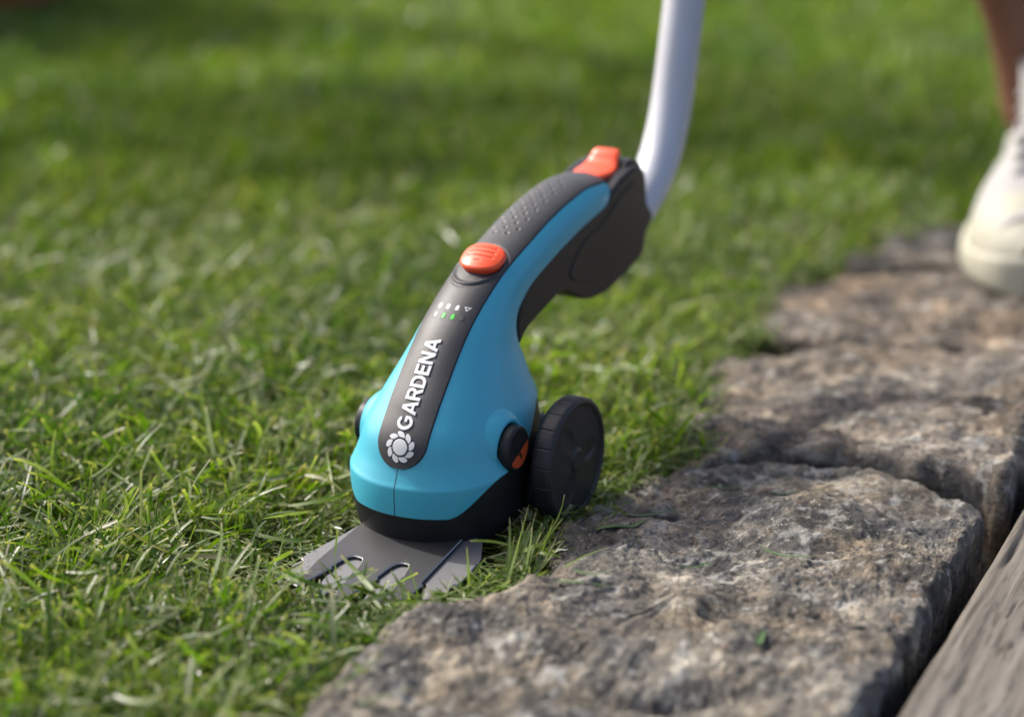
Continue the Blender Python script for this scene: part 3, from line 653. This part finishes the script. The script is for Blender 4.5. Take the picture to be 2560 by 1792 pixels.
upper_poly = [(-25.0, -22), (-26.6, -64), (-26.4, -68), (-25.6, -86.5), (-23.0, -87.2), (-17.3, -70)] + [(-15.8, -67.2), (-17.0, -66.4)] + bez((-16.6, -65), (-15.2, -57), (-13.7, -53.6), (-10.5, -54.0)) + bez((-7.6, -54.4), (-5.8, -56), (-5.4, -59), (-4.8, -63.5)) + \
             [(-5.6, -65), (-2.2, -91.5), (1.6, -92.3), (6.4, -78.5), (9.4, -67.3), (8.2, -66.5)] + bez((8.6, -64), (9.2, -56), (10.4, -51.6), (13.8, -51.5)) + bez((16.4, -51.6), (17.6, -54), (18.4, -57), (19.4, -62)) + \
             [(18.8, -63.4), (22.8, -86.5), (26.0, -86.8), (31.0, -76), (31.8, -64.6), (30.3, -63.6), (29.0, -22)]
plate('lower_blade', lower_poly, -2.6, 1.3, M['steel_light'])
plate('upper_blade', upper_poly, -1.2, 1.7, M['steel'])
def slab(name, poly, z0, z1, mat, parent=shears, smooth=False):
    bm = bmesh.new(); b = [bm.verts.new((x_ * mm, y_ * mm, z0 * mm)) for x_, y_ in poly]; t = [bm.verts.new((x_ * mm, y_ * mm, z1 * mm)) for x_, y_ in poly]
    bm.faces.new(b[::-1]); bm.faces.new(t)
    for i in range(len(b)): bm.faces.new([b[i], b[(i + 1) % len(b)], t[(i + 1) % len(b)], t[i]])
    return bm_obj(name, bm, mat, parent, smooth)
slab('blade_mount', [(-24, -18), (-10, -31), (8, -32), (24, -26), (29, -16), (28, 20), (-24, 20)], 1.0, 7.0, M['dark'])

# adapter at the end of the handle, lever and pole
ADP = [(57.5, 79.5), (66.8, 86.3), (89.8, 92.3), (105.0, 95.3), (115.0, 91.0), (124.7, 86.6), (134, 83.2), (150, 81.0), (168.0, 82.3), (195.5, 88.5), (202.4, 92.5), (204.7, 101.2), (211.6, 105.3), (213.0, 109.2), (210.8, 113.6), (206.0, 117.6), (204.2, 126.7), (202.3, 135.8), (198.2, 139.4), (191.1, 141.8),
       (175.5, 139.4), (162.1, 134.6), (152.7, 129.7), (133.1, 126.2), (114.9, 122.2), (88.3, 116.4), (68.9, 110.1), (59.5, 100.2), (55.8, 89.8)]
def boxy(name, poly, w, bev, mat, parent, sub=3, pinch=None):
    P = closed_curve(poly, len(poly) * sub); n = len(P); bm = bmesh.new()
    A = [bm.verts.new((-w * mm, y * mm, z * mm)) for y, z in P]; B = [bm.verts.new((w * mm, y * mm, z * mm)) for y, z in P]
    bm.faces.new(A); bm.faces.new(B[::-1])
    for k in range(n): bm.faces.new([A[k], B[k], B[(k + 1) % n], A[(k + 1) % n]])
    o = bm_obj(name, bm, mat, parent)
    b = o.modifiers.new('b', 'BEVEL'); b.width = bev * mm; b.segments = 4; b.limit_method = 'ANGLE'; b.angle_limit = R(55); b.harden_normals = True
    return o
adapter = boxy('pole_adapter', ADP, 17.7, 2.4, M['adapter'], shears)
boxy('adapter_side_panel', [(112, 103), (122, 96), (140, 92), (165, 92), (190, 97), (198, 104), (200, 116), (196, 128), (188, 134), (170, 130), (150, 121), (128, 116)], 18.3, .9, M['adapter'], adapter, sub=4)
boxy('adapter_collar', [(186, 138.5), (190, 144.2), (200, 143.0), (207, 137), (208.5, 128), (206, 120), (200, 122)], 13.6, 2.0, M['adapter'], adapter, sub=4)
# release lever
def loft_x(name, path, mat, parent, ridge=0):
    """path: (y, z, halfwidth, thickness); swept with rounded-rect sections"""
    V = []; P = np.array(path, float); n = 20; a = np.linspace(0, 2 * math.pi, n, endpoint=False)
    for i, (y, z, w, th) in enumerate(P):
        t = P[min(i + 1, len(P) - 1), :2] - P[max(i - 1, 0), :2]; t /= np.linalg.norm(t); nrm = np.array([-t[1], t[0]])
        cx = np.sign(np.cos(a)) * np.abs(np.cos(a)) ** .5 * w; cn = np.sign(np.sin(a)) * np.abs(np.sin(a)) ** .6 * th / 2
        V.append(np.stack([cx, y + nrm[0] * cn, z + nrm[1] * cn], -1))
    c0, c1 = V[0].mean(0), V[-1].mean(0); V = [c0 + (V[0] - c0) * .02] + V + [c1 + (V[-1] - c1) * .02]
    return part(name, np.array(V), grid_quads(len(V), n, wrap=True), mat, parent)
lev = [(165, 139.0, 4.5, 2), (167, 139.2, 8.2, 4), (171, 139.4, 10.0, 4.6), (176, 139.6, 10.6, 4.8), (180.5, 140.2, 10.4, 4.4), (184, 141.4, 9.6, 4.0), (186.4, 143.2, 8.8, 3.6), (188.0, 145.0, 8.3, 3.8), (189.6, 146.6, 8.0, 4.8), (191.8, 147.6, 7.4, 4.2), (193.4, 147.9, 5.5, 2.4)]
loft_x('release_lever', lev, M['orange'], shears)
loft_x('lever_post', [(174, 130, 7, 10), (176, 139, 7, 8)], M['adapter'], shears)
cp = [(1, 220, 106), (1, 226, 108.5), (1, 234, 112.5), (1, 246, 120), (1, 256.5, 131), (1, 264, 143), (1, 270, 157), (1, 274.5, 172), (1, 278.5, 188), (1, 283, 206), (1, 287.5, 224)]
def cr(P, n):
    P = np.array(P, float); out = []
    for i in range(len(P) - 1):
        p0, p1, p2, p3 = P[max(i - 1, 0)], P[i], P[i + 1], P[min(i + 2, len(P) - 1)]
        for f in np.linspace(0, 1, n, endpoint=False): out.append(.5 * (2 * p1 + (p2 - p0) * f + (2 * p0 - 5 * p1 + 4 * p2 - p3) * f * f + (-p0 + 3 * p1 - 3 * p2 + p3) * f ** 3))
    out.append(P[-1]); return np.array(out)
pp = cr(cp, 5); pp = np.concatenate([pp, pp[-1] + np.array([0, 4.5, 18.0]) * np.arange(1, 41)[:, None]])
pole = tube('pole', pp, 11.5, M['pole'], shears, n=48)
tube('pole_grip', [(1, 446, 858), (1, 468, 946), (1, 471, 958)], 15, M['adapter'], shears)
#@@TOOL_END
make_lawn_near(); make_lawn_far()
#@@REST
# ------------------------------------------------------------ edging stones, beam
ST = [
 ('grey brown rough limestone slab right beside the shears, dark patch and lichen on top', [(-.110, .86), (-.088, .945), (-.056, 1.036), (-.010, 1.070), (.014, 1.096), (.017, 1.132), (.034, 1.188), (.066, 1.228), (.10, 1.243), (.135, 1.252), (.168, 1.243), (.205, 1.218), (.232, 1.190), (.218, 1.150), (.204, 1.112), (.176, 1.040), (.146, .965), (.105, .86), (.075, .78), (-.13, .78)], .008, .075, (1.16, 1.13, 1.05), .0, 0.0, .85, .0062,
   [(.055, 1.195, .040, .026, .5, -.003), (.14, 1.165, .035, .022, .6, .007), (.17, 1.10, .03, .02, .9, .006), (.03, 1.07, .06, .028, .35, .005), (.10, 1.125, .04, .02, .6, -.006), (.07, .975, .035, .008, .1, -.010), (-.03, 1.03, .05, .02, .7, .004)]),
 ('broad pinkish brown stone second in the edging, behind a dark cleft', [(.090, 1.246), (.094, 1.33), (.094, 1.395), (.114, 1.432), (.17, 1.448), (.22, 1.444), (.272, 1.43), (.30, 1.40), (.292, 1.35), (.276, 1.295), (.262, 1.248), (.249, 1.212), (.235, 1.222), (.20, 1.240), (.165, 1.256), (.13, 1.262)], .010, .08, (1.20, 1.10, .98), .0, 3.3, .45, .0055, [(.15, 1.40, .05, .012, .1, .004)]),
 ('reddish brown stone third in the edging, just in front of the white sneaker', [(.160, 1.472), (.140, 1.508), (.157, 1.556), (.205, 1.575), (.27, 1.585), (.34, 1.57), (.385, 1.545), (.375, 1.50), (.345, 1.448), (.318, 1.412), (.28, 1.438), (.22, 1.457), (.19, 1.459)], .007, .08, (1.18, 1.04, .90), .0, 6.1, .35, .006, []),
 ('dark grey mossy stone farthest in the edging, beside the sneaker', [(.215, 1.605), (.238, 1.650), (.275, 1.692), (.34, 1.715), (.42, 1.710), (.44, 1.67), (.43, 1.63), (.39, 1.585), (.34, 1.592), (.27, 1.60)], .006, .08, (.9, .9, .92), .25, 9.2, .2, .006, []),
]
STONES = []
for k, (lab, pts, top, dep, tint, dark, seed, lich, amp, feats) in enumerate(ST):
    o, g = make_stone('edging_stone', pts, top, dep, stone_mat('limestone', tint, dark, seed, lich), lab, tilt=[(0, -.012), (.055, -.05), (.03, 0), (0, 0)][k], amp=amp, nring=200 if k == 0 else 90, nang=620 if k == 0 else 300, seed=seed, feats=feats)
    STONES.append((o, g))
SX, SY, SZ = [q.ravel() for q in STONES[0][1]]
def stone_z(x, y): i = np.argmin((SX - x) ** 2 + (SY - y) ** 2); return float(SZ[i])

def wood_mat():
    m = NT('weathered_oak'); uvn = m.n('ShaderNodeUVMap'); mp = m.n('ShaderNodeMapping'); mp.inputs['Scale'].default_value = (1, 1, 1); m.l(uvn.outputs[0], mp.inputs[0]); m.co = mp.outputs[0]
    st = m.n('ShaderNodeMapping'); st.inputs['Scale'].default_value = (160, 9, 1); m.l(uvn.outputs[0], st.inputs[0])
    st2 = m.n('ShaderNodeMapping'); st2.inputs['Scale'].default_value = (420, 30, 1); m.l(uvn.outputs[0], st2.inputs[0])
    g1 = m.noise(1, st.outputs[0], detail=8, rough=.65, dist=.5); g2 = m.noise(1, st2.outputs[0], detail=5, rough=.6)
    c = m.ramp(g1, [(.28, (.045, .040, .034)), (.45, (.115, .102, .086)), (.6, (.175, .158, .136)), (.75, (.235, .215, .19))])
    c = m.mix(m.ramp(g2, [(.38, (.85, .85, .85)), (.46, (0, 0, 0))]), c, (.045, .036, .028))
    st3 = m.n('ShaderNodeMapping'); st3.inputs['Scale'].default_value = (240, 16, 1); m.l(uvn.outputs[0], st3.inputs[0])
    c = m.mix(m.ramp(m.noise(1, st3.outputs[0], detail=3, rough=.5, dist=1.2), [(.30, (.95, .95, .95)), (.345, (0, 0, 0))]), c, (.018, .014, .011))
    c = m.mix(m.ramp(m.noise(9, detail=4), [(.4, (0, 0, 0)), (.7, (.5, .5, .5))]), c, (.125, .105, .082))
    m.l(c, m.b.inputs['Base Color']); m.b.inputs['Roughness'].default_value = .8; m.b.inputs['Specular IOR Level'].default_value = .3
    b = m.bump(g1, .8, .0016); b2 = m.bump(g2, .6, .0006); m.l(b.outputs[0], b2.inputs['Normal']); m.l(b2.outputs[0], m.b.inputs['Normal']); return m.m
def make_beam():
    A = np.array([.1585, .969]); d = np.array([.105, .253]); d /= np.linalg.norm(d); nrm = np.array([d[1], -d[0]]); Wd = .145; top = .002; dep = .07
    ls = np.linspace(-.30, 1.9, 900); us = np.linspace(0, 1, 120); r = .006
    # cross profile: up the left side, rounded arris, across the top, down the right side
    prof = [(0, -dep), (0, -dep * .5), (0, -.02), (.0003, -r)] + [(r * (1 - math.cos(a)), -r + r * math.sin(a)) for a in np.linspace(.15, math.pi / 2, 7)]
    prof += [(x, 0) for x in np.linspace(r + .001, Wd - r - .001, 90)] + [(Wd - r * (1 - math.sin(a)), -r + r * math.cos(a)) for a in np.linspace(0, math.pi / 2, 6)] + [(Wd, -dep)]
    prof = np.array(prof); Lg, K = np.meshgrid(ls, np.arange(len(prof)), indexing='ij'); w = prof[K, 0]; h = prof[K, 1]
    wav = .004 * fbm(np.stack([Lg * 5, w * 8, 0 * w], -1), 2)
    gr = fbm(np.stack([(w + wav) * 190, Lg * 5, 0 * w + 4], -1), 3); cr_ = fbm(np.stack([(w + wav) * 110, Lg * 7, 0 * w + 9], -1), 2)
    z = h + .0011 * gr - .0030 * sstep(.22, .36, cr_) + .0009 * fbm(np.stack([w * 9, Lg * 4, 0 * w], -1), 2)
    w = w + .0009 * fbm(np.stack([0 * w, Lg * 9, h * 20], -1), 3)
    X = A[0] + d[0] * Lg + nrm[0] * w; Y = A[1] + d[1] * Lg + nrm[1] * w
    o = fast_mesh('timber_beam', np.stack([X, Y, top + z], -1).reshape(-1, 3), grid_quads(len(ls), len(prof)), wood_mat(), uv=np.stack([w + wav, Lg], -1).reshape(-1, 2))
    tag(o, 'weathered grey brown timber beam with cracked grain along the stones', 'timber beam')
make_beam()

# ------------------------------------------------------------ cut blades lying on the near stone, long tuft by the shears
def blade_from_path(name, pts, wid, mat, label, group):
    P = cr(pts, 4); n = len(P); V = []; U = []
    for i in range(n):
        t = P[min(i + 1, n - 1)] - P[max(i - 1, 0)]; sd = np.cross(t, [0, 0, 1.0]); sd /= np.linalg.norm(sd) + 1e-9; f = i / (n - 1); w = wid / 2 * (1 - .75 * f ** 3) * (.6 + .4 * min(1, f * 5))
        V += [P[i] - sd * w, P[i] - np.array([0, 0, w * .45]), P[i] + sd * w]; U += [(0, f), (.5, f), (1, f)]
    o = fast_mesh(name, np.array(V), grid_quads(n, 3), mat, uv=np.array(U)); tag(o, label, 'grass clipping', group); return o
M['clipping'] = plastic('cut_grass', (.035, .085, .012), .5, 900, .2, .0001)
CL = [  # label, points on the stone (world x, y), lift, width
 ('bent dark clipping farthest back on the near stone, beside the wheel', [(.056, 1.178), (.062, 1.170), (.072, 1.176), (.082, 1.184)], .0018),
 ('short thick green clipping lying left of the middle on the near stone', [(.040, 1.147), (.049, 1.148), (.058, 1.150), (.064, 1.155)], .0026),
 ('long thin clipping lying alone towards the right of the near stone', [(.118, 1.130), (.126, 1.122), (.134, 1.116), (.140, 1.112)], .0016),
 ('thin clipping near the upper rim of the near stone, left of the cleft', [(.098, 1.203), (.108, 1.206), (.118, 1.210)], .0014),
 ('dark stub of clipping near the upper right rim of the stone', [(.128, 1.200), (.136, 1.199), (.142, 1.197)], .0018),
 ('pale thin clipping crossing the middle of the near stone', [(.078, 1.108), (.086, 1.114), (.093, 1.120)], .0015),
 ('faint clipping lying low in front on the near stone', [(.020, 1.078), (.030, 1.070), (.044, 1.069)], .0018),
 ('small pale clipping low at the left of the near stone', [(.028, 1.092), (.036, 1.086), (.044, 1.083)], .0014),
 ('blurred green stub lying at the front right of the stone', [(.106, 1.015), (.108, 1.024), (.110, 1.031)], .0024),
 ('tiny clipping beside the white lichen spot on the stone', [(.016, 1.134), (.022, 1.131), (.026, 1.131)], .0014),
]
for lab, pts, w in CL:
    P = [(x, y, stone_z(x, y) + .0016) for x, y in pts]; m_ = max(p[2] for p in P); P = [(x, y, max(z, m_ - .003)) for x, y, z in P]
    blade_from_path('grass_clipping', P, w * 1.35, M['clipping'], lab, 'cut grass blades lying on the near stone')
lx, ly = .0215, 1.128
bm = bmesh.new(); ps = [(math.cos(a) * (.0042 + .0011 * math.sin(3 * a + 1)), math.sin(a) * (.0050 + .001 * math.cos(2 * a))) for a in np.linspace(0, 2 * math.pi, 22)[:-1]]
cz = stone_z(lx, ly) + .0018; c_ = bm.verts.new((lx, ly, cz + .0008)); vs = [bm.verts.new((lx + x, ly + y, stone_z(lx + x, ly + y) + .0007)) for x, y in ps]
for i in range(len(vs)): bm.faces.new([c_, vs[i], vs[(i + 1) % len(vs)]])
lm = plastic('pale_lichen', (.62, .62, .52), .9, 300, .5, .0005)
bm_obj('lichen_spot', bm, lm, STONES[0][0])

def tuft():
    parts = []
    def grp(n, cx_, cy_, rx_, ry_, L0, L1, az0, azs, lean0, leans, w0, w1, curl=.3, z0=SOIL):
        P = np.stack([cx_ + RNG.normal(size=n) * rx_, cy_ + RNG.normal(size=n) * ry_], -1)
        u, c = under_tool(P, .001); P = P[~u]; k = len(P)
        root = np.concatenate([P, np.full((k, 1), z0)], 1)
        parts.append(blades(root, RNG.uniform(L0, L1, k), RNG.uniform(w0, w1, k), az0 + RNG.normal(size=k) * azs, (lean0 + RNG.normal(size=k) * leans).clip(0, 1.5), curl + RNG.normal(size=k) * .3, 7, blunt=np.full(k, .12), fold=.4))
    grp(16, .001, 1.098, .004, .006, .030, .050, R(55), .22, .75, .16, .0016, .0028, .15)
    grp(14, .000, 1.108, .005, .008, .025, .045, R(40), .4, .95, .2, .0014, .0024, .3)
    grp(26, -.010, 1.088, .012, .006, .020, .045, R(-5), .6, 1.15, .2, .0012, .0022, .35)
    grp(34, -.045, 1.082, .022, .006, .014, .034, R(90), 1.4, .7, .4, .0014, .0026, .5)
    grp(26, .020, 1.160, .008, .012, .018, .036, R(-40), 1.0, .8, .3, .0013, .0022, .5)
    grp(18, .050, 1.190, .010, .006, .012, .030, R(-60), 1.2, .9, .3, .0013, .0022, .5)
    V, Q, U = join(parts)
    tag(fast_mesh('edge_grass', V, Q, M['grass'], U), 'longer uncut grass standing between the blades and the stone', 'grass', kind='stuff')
    parts.clear()
tuft()

# ------------------------------------------------------------ person at the right edge: bare leg and pale canvas sneaker
def fabric(name, col, rough=.85, sc=900, d=.0004):
    m = NT(name); m.coords('Object'); m.l(m.mix(m.noise(40, detail=6), tuple(c * .82 for c in col), tuple(min(1, c * 1.1) for c in col)), m.b.inputs['Base Color'])
    m.b.inputs['Roughness'].default_value = rough; b = m.bump(m.noise(sc, detail=3), .5, d); m.l(b.outputs[0], m.b.inputs['Normal']); return m.m
M['skin'] = fabric('skin', (.20, .088, .058), .55, 500, .0002); M['skin'].node_tree.nodes['Principled BSDF'].inputs['Subsurface Weight'].default_value = .08
M['canvas'] = fabric('white_canvas', (.35, .34, .325)); M['rubber'] = fabric('cream_rubber', (.38, .365, .28), .6, 300, .0002); M['shorts'] = fabric('navy_cloth', (.03, .04, .07))
M['lining'] = fabric('beige_lining', (.42, .33, .24))
person = empty('person', (.328, 1.515, .010), R(-11)); tag(person, 'person at the right edge in pale canvas sneakers with bare lower legs', 'person')
def sneaker(ox, oy, parent, rz=0.0):
    """shoe with its toe at (ox, oy), heel towards +y; returns nothing"""
    cz_, sz_ = math.cos(rz), math.sin(rz)
    def tr(V): V = np.array(V, float); x, y = V[..., 0].copy(), V[..., 1].copy(); V[..., 0] = ox + cz_ * x - sz_ * y; V[..., 1] = oy + sz_ * x + cz_ * y; return V
    ys = np.concatenate([[0, .004, .010], np.linspace(.02, .255, 22), [.265, .271, .274]])
    hwid = np.interp(ys, [0, .004, .012, .03, .06, .10, .15, .20, .245, .265, .274], [.004, .018, .030, .041, .049, .049, .040, .036, .035, .026, .005])
    toff = np.interp(ys, [0, .06, .12, .2, .27], [-.004, -.003, 0, .002, .002])
    a = np.linspace(0, 2 * math.pi, 40, endpoint=False)
    def sup(p, n): return np.sign(p) * np.abs(p) ** (2 / n)
    # sole
    V = []
    for y, w, t in zip(ys, hwid, toff):
        h = .024 + .004 * max(0, 1 - y / .05) + .006 * sstep(.15, .24, y); V.append(np.stack([t + (w + .004) * sup(np.cos(a), 4), np.full(40, y), h / 2 + h / 2 * sup(np.sin(a), 5)], -1))
    fast_mesh('sole', tr(V).reshape(-1, 3), grid_quads(len(V), 40, wrap=True), M['rubber'], parent=parent)
    # toe cap
    V = []
    for y in np.linspace(.003, .055, 12):
        w = np.interp(y, ys, hwid) + .0012; t = np.interp(y, ys, toff); top = .030 + .028 * math.sin(min(1, (y + .004) / .055) * math.pi / 2)
        V.append(np.stack([t + w * sup(np.cos(a), 2.4), np.full(40, y), .018 + (top - .018) * sup(np.clip(np.sin(a), 0, 1), 2.2) + .004 * np.clip(np.sin(a), -1, 0)], -1))
    fast_mesh('toe_cap', tr(V).reshape(-1, 3), grid_quads(len(V), 40, wrap=True), M['rubber'], parent=parent)
    # upper
    V = []
    for y in ys[3:]:
        w = np.interp(y, ys, hwid) - .001; t = np.interp(y, ys, toff); top = np.interp(y, [.02, .055, .09, .13, .165, .18, .21, .25, .272], [.050, .060, .074, .092, .104, .094, .088, .096, .092])
        nar = np.interp(y, [.05, .13, .18, .27], [1, .72, .72, .8])
        z = .022 + (top - .022) * sup(np.clip(np.sin(a), 0, 1), 2.1) + .004 * np.clip(np.sin(a), -1, 0); fz = np.clip((z - .03) / .06, 0, 1)
        V.append(np.stack([t + w * sup(np.cos(a), 2.3) * (1 - (1 - nar) * fz), np.full(40, y), z], -1))
    fast_mesh('upper', tr(V).reshape(-1, 3), grid_quads(len(V), 40, wrap=True), M['canvas'], parent=parent)
    # tongue and collar roll
    V = []
    for q in np.linspace(0, 1, 9):
        y = .10 + .075 * q; z = .080 + .050 * q; w = .020 + .006 * q; V.append(np.stack([w * sup(np.cos(a), 2.6), y - .5 * .006 * np.sin(a), z + .004 * np.sin(a)], -1))
    fast_mesh('tongue', tr(V).reshape(-1, 3), grid_quads(len(V), 40, wrap=True), M['canvas'], parent=parent)
    th = np.linspace(0, 2 * math.pi, 40); tube('collar', tr([(.029 * math.cos(q), .208 + .044 * math.sin(q), .092 + .004 * math.sin(q)) for q in th]), .0055, M['lining'], parent, n=12, scale=1)
    for k in range(6):
        y = .070 + .015 * k; z = .0655 + .0068 * k + .002
        tube('lace', tr([(.024, y, z - .006), (.014, y + .003, z + .002), (0, y + .006, z + .004), (-.014, y + .003, z + .002), (-.024, y, z - .006)]), .0032, M['canvas'], parent, n=8, scale=1)
sneaker(0, 0, person); sneaker(.26, .16, person, .12)
# continuous body: both legs up to the waist, skin-modified skeleton
def skin_body():
    V = []; E_ = []; Rr = []
    def add(p, r, par=None): V.append(p); Rr.append(r); i = len(V) - 1; (E_.append((par, i)) if par is not None else None); return i
    pel = add((.13, .30, .93), .13)
    for sx, ft in ((-1, (.0, .205)), (1, (.24, .365))):
        fx, fy = (ft[0] - .085, ft[1] - .175) if sx < 0 else (ft[0] - .01, ft[1] - .10)
        hip = add((.13 + sx * .085, .29, .86), .095, pel); th = add((.5 * (.13 + sx * .095 + fx), .5 * (.27 + fy), .66), .08, hip)
        kn = add((fx, fy, .46), .056, th); kb = add((fx + .004, fy + .015, .41), .050, kn)
        def lp_(f): return (fx + (ft[0] - .006 - fx) * f, fy + (ft[1] + .0 - fy) * f)
        ca = add((*lp_(.30), .32), .052, kb); c2 = add((*lp_(.62), .21), .041, ca); an = add((*lp_(.86), .135), .032, c2); a2 = add((*lp_(.97), .09), .031, an); add((*lp_(1.0), .05), .028, a2)
    me = bpy.data.meshes.new('body'); me.from_pydata(V, E_, []); o = bpy.data.objects.new('body', me); link(o, person)
    sk = o.modifiers.new('s', 'SKIN'); ly_ = me.skin_vertices[0] if me.skin_vertices else None
    if ly_ is None:
        bm = bmesh.new(); bm.from_mesh(me); l = bm.verts.layers.skin.verify()
        for v, r in zip(bm.verts, Rr): v[l].radius = (r, r)
        bm.verts.ensure_lookup_table(); bm.verts[0][l].use_root = True; bm.to_mesh(me); bm.free()
    else:
        for v, r in zip(ly_.data, Rr): v.radius = (r, r)
        ly_.data[0].use_root = True
    sb_ = o.modifiers.new('u', 'SUBSURF'); sb_.levels = 2; sb_.render_levels = 2; sk.use_smooth_shade = True
    me.materials.append(M['skin'])
skin_body()
# shorts round the hips and thighs
V = []; a = np.linspace(0, 2 * math.pi, 40, endpoint=False)
for z, w, dd, yy in ((.62, .205, .125, .27), (.70, .205, .128, .28), (.80, .20, .135, .29), (.90, .185, .125, .30), (1.0, .165, .11, .31), (1.03, .16, .105, .31), (1.03, .02, .02, .31)):
    V.append(np.stack([.13 + w * np.cos(a), yy + dd * np.sin(a), np.full(40, z)], -1))
fast_mesh('shorts', np.array(V).reshape(-1, 3), grid_quads(len(V), 40, wrap=True), M['shorts'], parent=person)

# ------------------------------------------------------------ far things cut by the upper edge
pt = NT('terracotta'); pt.coords('Object'); pt.l(pt.mix(pt.noise(12, detail=6), (.20, .035, .018), (.28, .06, .03)), pt.b.inputs['Base Color']); pt.b.inputs['Roughness'].default_value = .8
pot = empty('flower_pot', (-.575, 2.545, 0)); tag(pot, 'dark red flower pot cut off by the upper left corner', 'flower pot')
def revolve(name, prof, mat, parent, n=48):
    a = np.linspace(0, 2 * math.pi, n, endpoint=False); V = np.array([np.stack([r * np.cos(a), r * np.sin(a), np.full(n, z)], -1) for r, z in prof])
    return fast_mesh(name, V.reshape(-1, 3), grid_quads(len(prof), n, wrap=True), mat, parent=parent)
revolve('pot_wall', [(.001, .012), (.105, .012), (.11, .02), (.14, .20), (.142, .22), (.158, .222), (.16, .265), (.15, .268), (.145, .24), (.135, .22), (.001, .22)], pt.m, pot)
revolve('saucer', [(.001, 0), (.12, 0), (.142, .022), (.138, .026), (.118, .010), (.001, .010)], pt.m, pot)

# ------------------------------------------------------------ unseen trees added beyond the upper edge to shade parts of the far lawn
def leaf_mat():
    m = NT('tree_leaf'); g = m.n('ShaderNodeNewGeometry'); c = m.ramp(g.outputs['Random Per Island'], [(0, (.03, .07, .012)), (1, (.08, .13, .025))]); m.l(c, m.b.inputs['Base Color']); m.b.inputs['Roughness'].default_value = .45
    tr = m.n('ShaderNodeBsdfTranslucent'); m.l(c, tr.inputs[0]); ms = m.n('ShaderNodeMixShader'); ms.inputs[0].default_value = .35; m.l(m.b.outputs[0], ms.inputs[1]); m.l(tr.outputs[0], ms.inputs[2]); m.l(ms.outputs[0], m.o.inputs['Surface']); return m.m
bark = fabric('bark', (.11, .08, .055), .9, 120, .003); leafm = leaf_mat()
def tree(gx, gy, h, rx, ry, rz, nl, label):
    tx, ty = gx + SUN_DIR.x / SUN_DIR.z * h, gy + SUN_DIR.y / SUN_DIR.z * h
    t = empty('added_shade_tree', (tx, ty, 0)); tag(t, label, 'tree', 'unseen trees added to shade the far lawn')
    tube('trunk', [(0, 0, -.02), (.02, .01, h * .4), (-.01, .02, h * .75), (0, 0, h)], [.035, .03, .025, .012], bark, t, n=12, scale=1)
    for k in range(6):
        a = k * 1.05 + .3; tube('limb', [(0, 0, h * .72), (rx * .35 * math.cos(a), ry * .35 * math.sin(a), h * .86), (rx * .8 * math.cos(a), ry * .8 * math.sin(a), h + .3 * rz)], [.014, .010, .004], bark, t, n=8, scale=1)
    d = RNG.normal(size=(nl, 3)); d /= np.linalg.norm(d, axis=1)[:, None]; p = d * (RNG.uniform(.15, 1, nl) ** .5)[:, None] * np.array([rx, ry, rz]) + np.array([0, 0, h])
    p = p[fbm(p * 2.6, 2) > -.18]; n = len(p); ax = RNG.normal(size=(n, 3)); ax /= np.linalg.norm(ax, axis=1)[:, None]; b = np.cross(ax, RNG.normal(size=(n, 3))); b /= np.linalg.norm(b, axis=1)[:, None]
    L = RNG.uniform(.035, .06, n)[:, None]; V = np.stack([p - ax * L, p + b * L * .5, p + ax * L, p - b * L * .5], 1)
    fast_mesh('crown', V.reshape(-1, 3), np.arange(4 * n).reshape(-1, 4), leafm, parent=t, smooth=False)
tree(-.40, 1.93, 1.45, .60, .20, .14, 760, 'unseen tree added for shade, with a flat spreading crown, left of the others')
tree(.44, 1.95, 1.45, .50, .20, .14, 740, 'unseen tree added for shade, with a flat spreading crown, right of the others')
tree(.42, 3.0, 1.9, .75, .28, .20, 1300, 'taller unseen tree added for shade, with a wide crown, farthest back')
